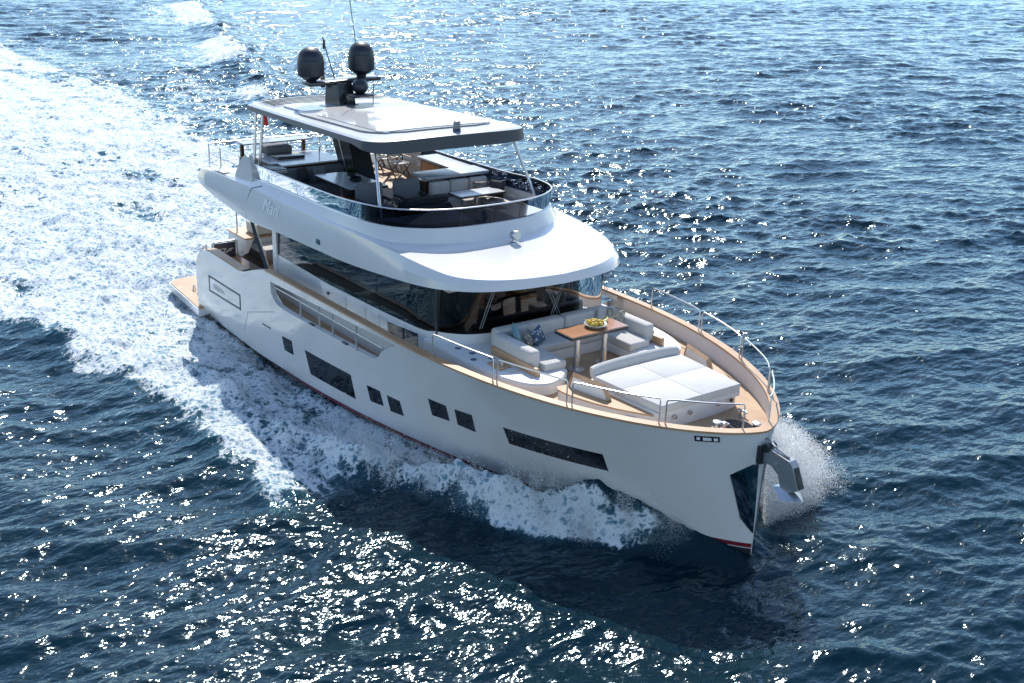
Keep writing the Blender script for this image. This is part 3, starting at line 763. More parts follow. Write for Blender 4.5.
g = G(); g.prism([(20.75,-1.36),(22.97,-1.22),(22.97,1.22),(20.75,1.36)], 3.5, 3.61); part('pad_plinth', g, GELM, ISL)
for y0 in (-0.75,-0.3,0.55,0.95):
    g = G(); g.lathe([(0.05,0),(0.05,0.02),(0.03,0.025)], (22.985,y0,3.45), 12, (1,0,0)); part('deck_socket', g, STEEL if y0 != 0.95 else DARK, ISL)
g = G(); yv = -1.72*0.975; g.add([(22.35,-1.60,3.30),(22.55,-1.455,3.30),(22.55,-1.455,3.42),(22.35,-1.60,3.42)], [(0,1,2,3)]); part('vent_grille', g, GREYP, ISL)
for sgn in (-1, 1):        # teak framed outboard backrests
    g = G()
    pr_ = [(20.72,3.555),(21.75,3.555),(21.62,3.80),(20.80,3.84)]
    g.xprism(pr_, -0.05, 0.05)
    def rot(vs, c, a, off): 
        R = Matrix.Rotation(a, 3, 'Z'); return [tuple(R @ (Vector(v)-Vector(c))+Vector(c)+Vector(off)) for v in vs]
    ysn = sgn*1.66
    g.v = rot(g.v, (21.2, 0, 3.6), -sgn*0.20, (0, ysn, 0)); BR = part('outboard_backrest', g, GELM, ISL)
    f = G(); f.tube([(20.70,0,3.56),(20.78,0,3.85),(21.64,0,3.81),(21.78,0,3.56)], 0.07, 4)
    f.v = rot(f.v, (21.2, 0, 3.6), -sgn*0.20, (0, ysn, 0)); part('teak_frame', f, TEAKX, BR)
# bow gear
def bow_rail(pts):
    g = G(); g.tube(pts, 0.017, 8); return part('bow_rail', g, STEEL, YX)
def capz(x): return zs(x)+0.04
def capy(x, d=0.09):
    return max(bd(x)-d*(1+1.2*max(0, x-23)), 0.05)
def seg(xa, xb, sgn, n=8, ht=0.55):
    xs = [xa+(xb-xa)*k/n for k in range(n+1)]; top = [(x, sgn*capy(x), capz(x)+ht) for x in xs]
    return [(xa, sgn*capy(xa), capz(xa)-0.02), (xa, sgn*capy(xa), capz(xa)+ht-0.06)]+[(top[0][0]+0.04, top[0][1], top[0][2]-0.01)]+top[1:-1]+[(top[-1][0]-0.03, top[-1][1], top[-1][2]-0.01), (xb, sgn*capy(xb), capz(xb)+ht-0.06), (xb, sgn*capy(xb), capz(xb)-0.02)]
for sgn in (-1, 1):
    for xa, xb in ((17.7,19.72),(19.84,21.62),(21.74,23.40),(23.50,24.55)): bow_rail(seg(xa, xb, sgn))
for x0, y0, k in ((23.35,-0.75,0),(23.35,0.95,0),(23.95,-0.35,1),(23.75,-0.05,1)):
    g = G()
    if k: g.rbox(x0-0.05,x0+0.05,y0-0.05,y0+0.05,FZ,FZ+0.26,0.015).rbox(x0-0.06,x0+0.06,y0-0.02,y0+0.12,FZ+0.15,FZ+0.22,0.015)
    else: g.tube([(x0-0.13,y0,FZ+0.13),(x0+0.13,y0,FZ+0.13)], 0.028).tube([(x0-0.06,y0,FZ),(x0-0.06,y0,FZ+0.13)], 0.025).tube([(x0+0.06,y0,FZ),(x0+0.06,y0,FZ+0.13)], 0.025)
    part('mooring_cleat', g, STEEL, YX)
for y0 in (0.62, -0.05):
    g = G(); g.lathe([(0.13,0),(0.13,0.04),(0.08,0.07),(0.07,0.13),(0.10,0.17),(0.09,0.20),(0.03,0.21)], (24.05 if y0 > 0 else 23.55,y0,FZ), 20); part('windlass', g, STEEL, YX)
g = G(); g.rbox(23.9,24.55,0.16,0.30,FZ,FZ+0.10,0.03); part('chain_stopper', g, STEEL, YX)
# anchor arm, head and fluke
g = G(); g.xprism([(24.72,3.31),(25.0,3.38),(25.58,3.30),(25.67,3.24),(25.89,2.78),(25.70,2.67),(25.47,2.60),(25.34,2.92),(25.14,3.04),(24.76,3.01)], -0.10, 0.10)
AN = part('anchor_arm', g, plain('satin_steel', (0.30,0.32,0.34), 0.42, 0.8), YX, sharp=20)
g = G(); g.box(24.70,24.92,-0.16,0.16,2.98,3.36); part('hawse_plate', g, DARK, AN)
g = G(); g.add([(25.70,-0.075,3.19),(25.90,-0.075,2.80),(25.90,0.075,2.80),(25.70,0.075,3.19)], [(0,1,2,3),(3,2,1,0)]); part('cheek_slot', g, DARK, AN)
g = G(); g.lathe([(0.09,-0.13),(0.09,0.13)], (24.98,0,3.36), 16, (0,1,0)); part('bow_roller', g, DARK, AN)
g = G(); g.lathe([(0.05,-0.115),(0.05,0.115)], (25.28,0,3.14), 12, (0,1,0)); part('shank_pin', g, STEEL, AN)
g = G(); g.tube([(24.2,0.2,3.27),(24.6,0.1,3.42),(24.9,0.03,3.50),(25.1,0.0,3.43),(25.5,0.0,3.34)], 0.03, 6); part('chain', g, plain('galvanised_chain', (0.35,0.36,0.37), 0.5, 0.7), AN)
g = G(); g.add([(25.95,0.05,2.52),(25.65,-0.30,2.52),(25.30,-0.16,2.66),(25.30,0.16,2.66),(25.65,0.30,2.52),(25.6,0,2.72),(25.6,0,2.46)],
               [(0,5,1),(1,5,2),(2,5,3),(3,5,4),(4,5,0),(0,1,6),(1,2,6),(2,3,6),(3,4,6),(4,0,6)]); part('fluke', g, STEEL, AN)
# transom block, sunbed frame, gate and aft strut
g = G(); g.rbox(2.95,4.35,-2.0,3.25,2.25,2.93,0.05); TB = part('transom_block', g, GELM, YX)
g = G(); g.rbox(2.93,4.38,-2.04,3.28,2.93,2.975,0.015,1); part('teak_top', g, TEAKX, TB)
g = G(); g.tube([(3.95,-2.98,2.25),(3.95,-2.98,2.80),(3.95,-2.90,2.86),(3.95,-2.20,2.86),(3.95,-2.12,2.80),(3.95,-2.12,2.25)], 0.03); GT = part('transom_gate', g, STEEL, YX)
g = G(); g.rbox(3.93,3.97,-2.93,-2.17,2.30,2.81,0.015,1); part('gate_panel', g, plain('navy_panel', (0.045,0.05,0.075), 0.25), GT)
g = G()
for a, b in (((-2.75,2.62),(-2.52,2.62)),((-2.52,2.62),(-2.62,2.5)),((-2.62,2.5),(-2.46,2.5)),((-2.5,2.5),(-2.40,2.6)),((-2.40,2.6),(-2.28,2.6)),((-2.44,2.54),(-2.34,2.54))):
    g.tube([(3.985,a[0],a[1]),(3.985,b[0],b[1])], 0.016, 6)
part('emblem', g, GELM, GT)
for sgn in (-1, 1):
    g = G(); g.tube([(5.2,sgn*2.95,4.62),(6.6,sgn*2.92,4.42),(6.95,sgn*2.9,4.25),(7.12,sgn*2.9,3.95),(7.92,sgn*2.9,2.95)], 0.075, 4); part('wing_strut', g, DARK, YX)
    g = G(); g.xprism([(7.15,3.9),(7.85,2.95),(6.0,2.92),(6.6,3.2)], *sorted((sgn*2.92, sgn*2.89))); part('wing_glass', g, GLASSF, YX)
g = G(); g.tube([(3.5,-1.9,2.97),(3.5,-1.9,4.95)], 0.025); part('overhang_post', g, STEEL, YX)
YX_ = YX

# ------------------------------------------------------------------ loose furniture: foredeck
t = thing('foredeck_sofa', 'grey and white U shaped sofa around the wooden table in front of the windscreen', 'sofa', (18.3, 0, PZ))
for sgn in (-1, 1):
    g = G(); g.rbox(18.0, 19.62, *sorted((sgn*1.62, sgn*0.98)), 3.46, 3.66, 0.05, 3); part('seat_cushion', g, FABB, t)
    g = G(); g.rbox(17.95, 19.45, *sorted((sgn*1.92, sgn*1.62)), 3.50, 3.97, 0.08, 3); part('arm_cushion', g, FABB, t)
    g = G(); g.rbox(18.0, 19.75, *sorted((sgn*1.98, sgn*1.88)), 3.46, 3.68, 0.02, 2); part('teak_side', g, TEAKX, t)
    g = G(); g.rbox(18.1, 19.7, *sorted((sgn*1.66, sgn*1.0)), FZ, 3.46, 0.05, 3); part('sofa_plinth', g, GELM, t)
g = G(); g.rbox(17.95, 18.62, -1.0, 1.0, 3.46, 3.66, 0.05, 3); part('seat_cushion', g, FABB, t)
for y0, y1 in ((-1.75,0.3),(0.32,1.75)):
    g = G(); g.rbox(17.62, 17.95, y0, y1, 3.50, 3.98, 0.08, 3); part('backrest_cushion', g, FABB, t)

def pillow(name, c, w_, rz, tilt, mat, label, group, d=0.16, h=None, roll=0.0):
    g = G(); g.pillow(c, w_, h or w_, d, rz, tilt, roll); return single(name, g, mat, label, 'pillow', (c[0], c[1], c[2]-w_/2), group)
GP = 'pillows on the foredeck sofa'
pillow('throw_pillow', (18.25,-1.42,3.90), 0.50, rad(62), rad(-18), FABT, 'teal square pillow standing on its corner in the sofa corner', GP, roll=rad(28))
pillow('throw_pillow', (18.42,-1.20,3.85), 0.40, rad(40), rad(-22), PATA, 'taupe patterned pillow between the teal and the blue patterned pillows', GP)
pillow('throw_pillow', (18.42,-0.92,3.86), 0.42, rad(15), rad(-20), PATB, 'blue and white patterned pillow beside the foredeck table', GP, roll=rad(15))
pillow('throw_pillow', (18.15,1.42,3.90), 0.46, rad(-40), rad(-20), FABW, 'cream pillow in the far corner behind the foredeck table', GP)
pillow('throw_pillow', (18.45,1.48,3.88), 0.50, rad(-62), rad(-20), PATC, 'leopard spotted pillow in the far corner of the foredeck sofa', GP)

t = thing('dining_table', 'wooden topped foredeck table with black rim on two steel pedestals', 'table', (19.28, 0, FZ))
g = G(); g.prism(rrect(18.95, 19.65, -0.88, 0.88, 0.06), 4.10, 4.165); part('table_rim', g, DARK, t)
g = G(); g.prism(rrect(18.99, 19.61, -0.84, 0.84, 0.04), 4.165, 4.172); part('table_top', g, WOOD, t)
for y0 in (-0.42, 0.42):
    g = G(); g.lathe([(0.20,0),(0.20,0.02),(0.085,0.03),(0.085,0.36),(0.07,0.38),(0.07,0.86),(0.16,0.88),(0.16,0.90)], (19.3,y0,FZ), 20); part('pedestal', g, STEEL, t)
t = thing('fruit_bowl', 'round grey bowl of yellow fruit on the foredeck table', 'bowl', (19.28, 0.12, 4.172))
g = G(); g.lathe([(0.10,0),(0.22,0.02),(0.27,0.075),(0.28,0.085),(0.25,0.08),(0.15,0.05),(0.02,0.045)], (19.28,0.12,4.172), 24); part('dish', g, plain('stone_grey_glaze', (0.30,0.33,0.32), 0.35), t)
FR = plain('yellow_fruit', (0.62,0.40,0.05), 0.4, var=0.2, vscale=9)
for k in range(13):
    a = k*2.4; r = 0.045*math.sqrt(k)*1.15; g = G()
    g.lathe([(0.02,-0.045),(0.05,-0.03),(0.06,0),(0.05,0.03),(0.02,0.045)], (19.28+r*math.cos(a), 0.12+r*math.sin(a), 4.27+0.035*(k < 5)), 10, (math.cos(a*3), math.sin(a*3), 0.8)); part('fruit', g, FR, t)
g = G(); 
for k in range(13):
    u = k/12; wd = 0.22*math.sin(math.pi*u)**0.6+0.004
    g.v += [(18.98+0.10*u, 0.05+0.62*u, 4.19+0.09*(2*u-1)**2), (19.06-0.04*u, 0.05+0.62*u, 4.176+0.05*(2*u-1)**2), (19.06+wd, 0.05+0.62*u, 4.20+0.08*(2*u-1)**2)]
for k in range(12):
    for j in range(2): a = 3*k+j; g.f.append((a, a+1, a+4, a+3))
o = single('leaf_platter', g, plain('olive_glaze', (0.34,0.31,0.08), 0.35, var=0.2), 'olive green leaf shaped platter behind the fruit bowl', 'platter', (19.05, 0.35, 4.172))
md = o.modifiers.new('thickness', 'SOLIDIFY'); md.thickness = 0.012
t = thing('serving_tray', 'wooden serving tray lying on the white deck moulding beside the sofa', 'tray', (18.75, -2.28, PZ))
g = G(); g.rbox(18.5,19.0,-2.45,-2.1,PZ,PZ+0.05,0.015); part('tray_base', g, TEAKX, t)
g = G(); g.rbox(18.62,18.72,-2.32,-2.24,PZ+0.05,PZ+0.10,0.01).lathe([(0.035,0),(0.045,0.08),(0.04,0.085)], (18.85,-2.28,PZ+0.05), 10); part('cup', g, FABW, t)
g = G(); g.rbox(19.0,19.25,-2.3,-2.05,PZ,PZ+0.025,0.01); single('folded_napkin', g, FABW, 'small white folded cloth in front of the wooden tray', 'cloth', (19.12,-2.18,PZ))
g = G(); g.rbox(18.6,18.95,2.15,2.4,PZ,PZ+0.06,0.015); single('storage_box', g, TEAKX, 'small wooden box on the white moulding across from the serving tray', 'box', (18.77,2.27,PZ))
t = thing('sun_pad', 'large white sun mattress with long grey bolster on the foredeck', 'sun mattress', (21.9, 0, 3.61))
for y0, y1 in ((-1.0,-0.001),(0.001,1.0)):
    P0_ = [(20.78, y0*1.34), (20.78, y1*1.34), (21.75, y1*1.30), (21.75, y0*1.30)]
    for (xa, xb, ka, kb) in ((20.95, 21.85, 1.32, 1.27), (21.852, 23.0, 1.27, 1.18)):
        g = G(); g.rbox(xa, xb, 0, 1, 3.61, 3.80, 0.014, 2)
        g.v = [(x, (y0+(y1-y0)*y)*(ka+(kb-ka)*(x-xa)/(xb-xa)), z) for x, y, z in g.v]
        part('mattress', g, FABW, t)
g = G(); n_ = 16
for k in range(n_+1):
    y = -1.3+2.6*k/n_; x0 = 20.78+0.10*(y/1.3)**2
    for j in range(12):
        a = 2*math.pi*j/12; g.v.append((x0+0.075*math.cos(a)-0.05*math.sin(a), y, 3.83+0.15*math.copysign(abs(math.sin(a))**0.6, math.sin(a))*(1 if k not in (0, n_) else 0.85)))
for k in range(n_):
    for j in range(12): g.f.append((k*12+j, (k+1)*12+j, (k+1)*12+(j+1) % 12, k*12+(j+1) % 12))
g.f += [tuple(range(12)), tuple(n_*12+j for j in range(12))[::-1]]
part('bolster', g, FABB, t)
g = G()
for k in range(5):
    pts = []
    for j in range(26):
        a = 2*math.pi*j/13+k; r = 0.12+0.035*k-0.03*(j/26); pts.append((23.88+r*1.6*math.cos(a)+0.06*math.sin(3*a), 0.33+r*0.9*math.sin(a), FZ+0.03+0.022*k+0.01*math.sin(5*a)))
    g.tube(pts, 0.022, 6)
single('mooring_rope', g, FABD, 'black coil of mooring rope heaped on the teak at the bow', 'rope', (23.88,0.33,FZ))

# ------------------------------------------------------------------ flybridge furniture
t = thing('grill_bar', 'dark walnut bar with white worktop and raised shelf at the back of the flybridge', 'bar counter', (6.2, -1.1, FLZ))
g = G(); g.box(5.35,7.45,-2.28,-0.2,FLZ,5.93); part('cabinet', g, DWOOD, t)
g = G(); g.rbox(5.9,7.5,-2.32,-0.15,5.93,5.98,0.015,1); part('worktop', g, WTOP, t)
g = G(); g.rbox(5.45,6.05,-1.95,-1.05,5.98,6.25,0.10,3); part('grill_lid', g, FABG, t)
g = G(); g.rbox(6.15,6.75,-1.9,-1.0,5.98,6.06,0.03,2); part('hob', g, DARK, t)
g = G(); g.tube([(6.9,-0.6,5.98),(6.9,-0.6,6.28),(6.96,-0.6,6.33),(7.08,-0.6,6.31)], 0.016); part('tap', g, STEEL, t)
g = G(); g.rbox(4.75,5.3,-2.35,0.0,6.2,6.24,0.01,1); SH = part('raised_shelf', g, plain('grey_shelf_top', (0.30,0.33,0.37), 0.25), t)
for y0 in (-2.25,-1.2,-0.15):
    g = G(); g.box(4.9,5.0,y0-0.05,y0+0.05,FLZ,6.2); part('shelf_leg', g, DWOOD, SH)
g = G(); g.box(4.85,5.3,-2.3,-0.1,FLZ,5.75); part('back_panel', g, DWOOD, t)
t = thing('corner_sofa', 'dark grey corner sofa along the glass beside the long flybridge table', 'sofa', (9.6, -2.2, FLZ))
g = G(); g.rbox(7.75,11.35,-2.62,-1.75,FLZ,5.42,0.04); part('seat_base', g, FABG, t)
for k in range(4):
    g = G(); x0 = 8.2+0.8*k; g.rbox(x0,x0+0.78,-2.68,-2.42,5.38,5.92,0.08,3); part('backrest_cushion', g, FABG, t)
    g = G(); g.rbox(x0,x0+0.78,-2.42,-1.72,5.42,5.56,0.05,3); part('seat_cushion', g, FABG, t)
g = G(); g.rbox(7.62,7.9,-2.3,0.15,5.2,5.92,0.08,3); part('backrest_cushion', g, FABG, t)
g = G(); g.rbox(7.9,8.55,-2.0,0.15,FLZ,5.5,0.05,3); part('seat_cushion', g, FABG, t)
GQ = 'pillows on the flybridge'
pillow('throw_pillow', (8.05,-1.75,5.78), 0.44, rad(20), rad(-18), FABD, 'dark grey pillow in the corner of the shaded flybridge sofa', GQ)
pillow('throw_pillow', (8.05,-1.2,5.78), 0.44, rad(-8), rad(-18), FABG, 'mid grey pillow leaning on the sofa back beside the bar counter', GQ)
pillow('throw_pillow', (10.6,-1.95,5.60), 0.42, rad(70), rad(80), REDF, 'red pillow lying flat on the grey sofa beside the long table', GQ)
for k in range(4):
    g = G(); g.lathe([(0.07,-0.22),(0.085,-0.2),(0.085,0.2),(0.07,0.22)], (7.52+0.17*k,-2.50,5.99-0.015*k), 14, (0.1,1,0.05))
    single('rolled_towel', g, STRIPE_M, 'striped rolled towel in the row of four beside the glass rail', 'towel', (7.52+0.17*k,-2.50,5.90), 'rolled towels by the rail')
t = thing('flybridge_table', 'long white topped table on the flybridge beside the black mast pillar', 'table', (9.45, -1.0, FLZ))
g = G(); g.prism(rrect(8.4,10.6,-1.6,-0.35,0.05), 5.78, 5.83); part('table_rim', g, DARK, t)
g = G(); g.prism(rrect(8.43,10.57,-1.57,-0.38,0.04), 5.83, 5.838); part('table_top', g, WTOP, t)
for x0 in (8.9, 10.1):
    g = G(); g.lathe([(0.18,0),(0.18,0.02),(0.06,0.03),(0.06,0.69),(0.14,0.70)], (x0,-0.98,FLZ), 16); part('pedestal', g, STEEL, t)
t = thing('potted_plant', 'spiky green plant in a dark pot on the white flybridge table', 'plant', (9.15, -0.75, 5.838))
g = G(); g.lathe([(0.10,0),(0.13,0.02),(0.15,0.16),(0.13,0.165),(0.12,0.13),(0.02,0.12)], (9.15,-0.75,5.838), 18); part('pot', g, DARK, t)
g = G()
for k in range(46):
    a = random.uniform(0, 6.28); e = random.uniform(0.15, 1.3); L = random.uniform(0.16, 0.30); c0 = Vector((9.15,-0.75,5.97)); d = Vector((math.cos(a)*math.cos(e), math.sin(a)*math.cos(e), math.sin(e))); s_ = Vector((-math.sin(a), math.cos(a), 0))*0.018
    g.add([c0-s_*0.5, c0+s_*0.5, c0+d*L*0.6+s_, c0+d*L-Vector((0,0,0.05*math.cos(e))), c0+d*L*0.6-s_], [(0,1,2,3,4)])
part('leaves', g, LEAF, t)
t = thing('centrepiece_bowl', 'glossy black bowl on the white flybridge table next to the plant', 'bowl', (9.75, -0.95, 5.838))
g = G(); g.lathe([(0.08,0),(0.17,0.03),(0.21,0.12),(0.20,0.125),(0.14,0.05),(0.02,0.04)], (9.75,-0.95,5.838), 22); part('bowl_body', g, DARK, t)
hs = None
for k, (yy, lab) in enumerate(((-1.32,'dark grey helm chair nearest the glass rail behind the steering wheel'), (-0.12,'dark grey helm chair in the middle of the flybridge beside the walnut cabinet'))):
    if hs is None:
        hs = thing('helm_chair', lab, 'helm chair', (11.45, yy, FLZ), 'flybridge helm chairs')
        g = G(); g.rbox(11.2,11.75,yy-0.42,yy+0.42,5.42,5.58,0.06,3); part('seat', g, FABG, hs)
        g = G(); g.rbox(11.08,11.26,yy-0.42,yy+0.42,5.5,6.12,0.07,3,tilt=rad(-8)); part('backrest', g, FABG, hs)
        g = G(); g.lathe([(0.2,0),(0.2,0.03),(0.08,0.05),(0.08,0.36)], (11.45,yy,FLZ), 16); part('pedestal', g, STEEL, hs)
        for s_ in (-1, 1):
            g = G(); g.rbox(11.2,11.65,yy+s_*0.40-0.05,yy+s_*0.40+0.05,5.66,5.74,0.03,2); part('armrest', g, FABD, hs)
    else: copy_thing(hs, (11.45, yy, FLZ), lab)
t = thing('helm_console', 'black flybridge helm console with steering wheel beneath the hardtop', 'helm console', (12.8, -0.95, FLZ))
g = G(); g.xprism([(12.45,FLZ),(13.35,FLZ),(13.35,5.72),(13.1,5.86),(12.55,5.6)], -1.35, 0.05); part('pedestal', g, DARK, t)
g = G(); g.xprism([(12.62,5.66),(13.1,5.88),(13.16,6.05),(13.0,6.08),(12.58,5.74)], -1.3, 0.0); part('dash_hood', g, DARK, t)
g = G(); c_ = Vector((12.75,-1.55,5.88)); nrm = Vector((-0.85,0,0.5)).normalized(); a_ = Vector((0,1,0)); b_ = nrm.cross(a_)
g.tube([c_+(a_*math.cos(q)+b_*math.sin(q))*0.24 for q in [2*math.pi*k/28 for k in range(28)]], 0.017, 8, True)
for k in range(3):
    q = 2*math.pi*k/3+0.5; g.tube([c_, c_+(a_*math.cos(q)+b_*math.sin(q))*0.235], 0.014, 6)
g.tube([c_, c_-nrm*0.22], 0.035, 8); part('steering_wheel', g, DARK, t)
g = G(); g.tube([(12.5,-0.55,5.68),(12.45,-0.55,5.84)], 0.025).tube([(12.5,-0.45,5.68),(12.45,-0.45,5.84)], 0.025); part('throttle', g, STEEL, t)
g = G(); g.prism([(13.35,-2.3),(14.15,-1.9),(14.45,-1.2),(14.5,-0.2),(13.6,0.0),(13.37,0.0)], FLZ, 5.72); part('front_fairing', g, GELM, t, 'white fairing in front of the console')
t = thing('wet_bar', 'L shaped walnut cabinet with pale counter on the far side of the flybridge', 'bar counter', (10.2, 2.0, FLZ))
g = G(); g.box(8.4,10.75,2.1,2.72,FLZ,5.97).box(10.35,10.95,0.62,2.72,FLZ,5.9); part('cabinet', g, DWOOD, t)
g = G(); g.rbox(8.3,10.4,2.0,2.78,5.97,6.04,0.02,2).rbox(10.3,11.12,0.58,2.78,5.97,6.07,0.03,2); part('counter', g, plain('pale_counter', (0.33,0.36,0.40), 0.35), t)
g = G(); g.box(8.5,10.3,2.085,2.10,5.2,5.9); part('wood_front', g, WOOD, t)
t = thing('lounge_sofa', 'beige lounge sofa with grey back panels in front of the walnut cabinet', 'sofa', (11.6, 1.7, FLZ))
for k in range(3):
    y0 = 0.70+0.66*k
    g = G(); g.rbox(11.0,11.22,y0,y0+0.64,5.40,5.92,0.07,3); part('backrest_cushion', g, FABB, t)
    g = G(); g.rbox(11.22,11.85,y0,y0+0.64,5.28,5.46,0.05,3); part('seat_cushion', g, FABB, t)
g = G(); g.rbox(11.2,11.8,0.7,2.68,FLZ,5.28,0.03); part('seat_base', g, FABB, t)
g = G(); g.rbox(11.85,13.3,2.0,2.66,5.28,5.46,0.05,3); part('seat_cushion', g, FABB, t)
g = G(); g.rbox(11.8,13.2,2.1,2.66,FLZ,5.28,0.03); part('seat_base', g, FABB, t)
pillow('throw_pillow', (11.95,2.45,5.72), 0.52, rad(-60), rad(-15), FABD, 'large charcoal pillow at the end of the beige lounge sofa', GQ)
pillow('throw_pillow', (11.62,2.1,5.70), 0.42, rad(-20), rad(-25), PATA, 'small patterned pillow leaning on the charcoal pillow of the lounge sofa', GQ)
t = thing('coffee_table', 'small rectangular white table with dark edge in front of the beige lounge sofa', 'table', (12.05, 1.62, FLZ))
g = G(); g.prism(rrect(11.78,12.48,0.85,2.42,0.04), 5.70, 5.75); part('table_rim', g, DARK, t)
g = G(); g.prism(rrect(11.81,12.45,0.88,2.39,0.03), 5.75, 5.757); part('table_top', g, WTOP, t)
g = G(); g.lathe([(0.2,0),(0.2,0.02),(0.06,0.03),(0.06,0.61),(0.14,0.62)], (12.13,1.62,FLZ), 16); part('pedestal', g, STEEL, t)
t = thing('forward_sunbed', 'sunlit beige sunbed cushions behind the curved flybridge glass', 'sun mattress', (13.8, 1.0, FLZ))
g = G(); g.prism([(13.3,0.1),(13.3,2.3),(13.9,2.2),(14.5,1.6),(14.85,0.6),(14.85,0.1)], FLZ, 5.34); part('bed_base', g, GELM, t)
g = G(); g.prism([(13.32,0.12),(13.32,2.28),(13.88,2.17),(14.46,1.58),(14.8,0.6),(14.8,0.12)], 5.34, 5.5); part('mattress', g, FABW, t, sharp=50)
g = G(); g.rbox(12.75,13.28,0.1,1.6,FLZ,5.45,0.05,3); part('bench_cushion', g, FABB, t)
dc = None
for k, (x0, y0, lab) in enumerate(((6.9,2.25,'folding wooden deck chair nearest the walnut cabinet by the far rail'),(6.05,2.3,'middle folding wooden deck chair of the three by the far rail'),(5.2,2.3,'folding wooden deck chair farthest aft by the far rail'))):
    if dc is None:
        dc = thing('deck_chair', lab, 'deck chair', (x0, y0, FLZ), 'folding deck chairs by the far rail')
        for s_ in (-1, 1):
            g = G(); g.tube([(x0-0.25,y0+s_*0.27,FLZ),(x0+0.25,y0+s_*0.27,FLZ+0.46)], 0.02, 6).tube([(x0+0.25,y0+s_*0.27,FLZ),(x0-0.25,y0+s_*0.27,FLZ+0.46),(x0-0.32,y0+s_*0.27,FLZ+0.9)], 0.02, 6); part('leg', g, DWOOD, dc)
            g = G(); g.rbox(x0-0.28,x0+0.26,y0+s_*0.27-0.03,y0+s_*0.27+0.03,FLZ+0.64,FLZ+0.67,0.01,1); part('armrest', g, TEAKX, dc)
        g = G(); g.rbox(x0-0.25,x0+0.25,y0-0.26,y0+0.26,FLZ+0.44,FLZ+0.47,0.01,1); part('seat', g, FABB, dc)
        g = G(); g.rbox(x0-0.33,x0-0.30,y0-0.26,y0+0.26,FLZ+0.6,FLZ+0.9,0.01,1); part('backrest', g, FABB, dc)
    else: copy_thing(dc, (x0, y0, FLZ), lab)
t = thing('ensign', 'small red flag on a short staff behind the flybridge bar', 'flag', (3.62, -0.6, 6.0))
g = G(); g.tube([(3.62,-0.6,5.9),(3.3,-0.6,6.75)], 0.014, 6); part('staff', g, STEEL, t)
P_ = [[(3.32-0.45*i/8+0.12*(1-j/4), -0.6+0.05*math.sin(i*1.1), 6.70-0.32*(1-j/4)-0.10*i/8) for j in range(5)] for i in range(9)]
g = G(); g.grid(P_); part('flag_cloth', g, REDF, t)

# ------------------------------------------------------------------ aft cockpit
t = thing('cockpit_sofa', 'beige sofa against the white transom block in the aft cockpit', 'sofa', (4.7, 0.5, 2.3))
g = G(); g.rbox(4.4,5.2,-1.7,2.6,2.3,2.75,0.05); part('seat', g, FABB, t)
g = G(); g.rbox(3.5,4.3,-1.6,2.7,2.975,3.35,0.08,3); part('backrest', g, FABB, t)
t = thing('cockpit_table', 'pale oval topped table in the shaded aft cockpit behind the black strut', 'table', (5.9, 0.2, 2.3))
g = G(); g.lathe([(0.3,0),(0.3,0.03),(0.07,0.05),(0.07,0.70),(0.9,0.72),(0.92,0.745),(0.9,0.76),(0.02,0.765)], (5.9,0.2,2.3), 36); part('table_body', g, WTOP, t)
t = thing('flower_bowl', 'bowl of red flowers on the aft cockpit sofa table', 'flowers', (5.6, -0.35, 3.065))
g = G(); g.lathe([(0.08,0),(0.16,0.08),(0.15,0.1),(0.02,0.08)], (5.6,-0.35,3.065), 16); part('bowl_body', g, WTOP, t)
g = G()
for k in range(40):
    c_ = (5.6+random.gauss(0,0.09), -0.35+random.gauss(0,0.09), 3.2+random.uniform(0,0.09)); g.pillow(c_, 0.07, 0.07, 0.03, random.random()*3, random.random()*3, 0, 2)
part('petals', g, REDF, t)
t = thing('cockpit_stool', 'white box stool in the aft cockpit beside the starboard bulwark', 'stool', (5.6, -2.3, 2.3))
g = G(); g.rbox(5.3,5.9,-2.6,-2.0,2.3,2.68,0.03); part('stool_body', g, GELM, t)
g = G(); g.rbox(5.3,5.9,-2.6,-2.0,2.68,2.78,0.04,3); part('seat_cushion', g, FABW, t)

# ------------------------------------------------------------------ sea
_perm = np.random.default_rng(5).random((256, 256)).astype(np.float32)
def vnoise(x, y, seed=0):
    xi = np.floor(x).astype(np.int64); yi = np.floor(y).astype(np.int64); fx = (x-xi).astype(np.float32); fy = (y-yi).astype(np.float32)
    u = fx*fx*fx*(fx*(fx*6-15)+10); v = fy*fy*fy*(fy*(fy*6-15)+10)
    def H(i, j): return _perm[(i*73+seed*31+(j//256)*17) & 255, (j*1+seed*57+(i//256)*29) & 255]
    a = H(xi, yi); b = H(xi+1, yi); c = H(xi, yi+1); d = H(xi+1, yi+1)
    return a+(b-a)*u+(c-a)*v+(a-b-c+d)*u*v
def fbm(x, y, oct_=4, seed=0, gain=0.5):
    s = 0; a = 1; t = 0
    for k in range(oct_):
        ca, sa = math.cos(0.6*k), math.sin(0.6*k)
        s = s+a*vnoise((x*ca-y*sa)*2**k+13.7*k, (x*sa+y*ca)*2**k+7.1*k, seed+k); t += a; a *= gain
    return s/t
def sstep(a, b, x):
    t = np.clip((x-a)/(b-a), 0, 1); return t*t*(3-2*t)
def interp(x, tab):
    xs_, ys_ = zip(*sorted(tab)); return np.interp(x, xs_, ys_)

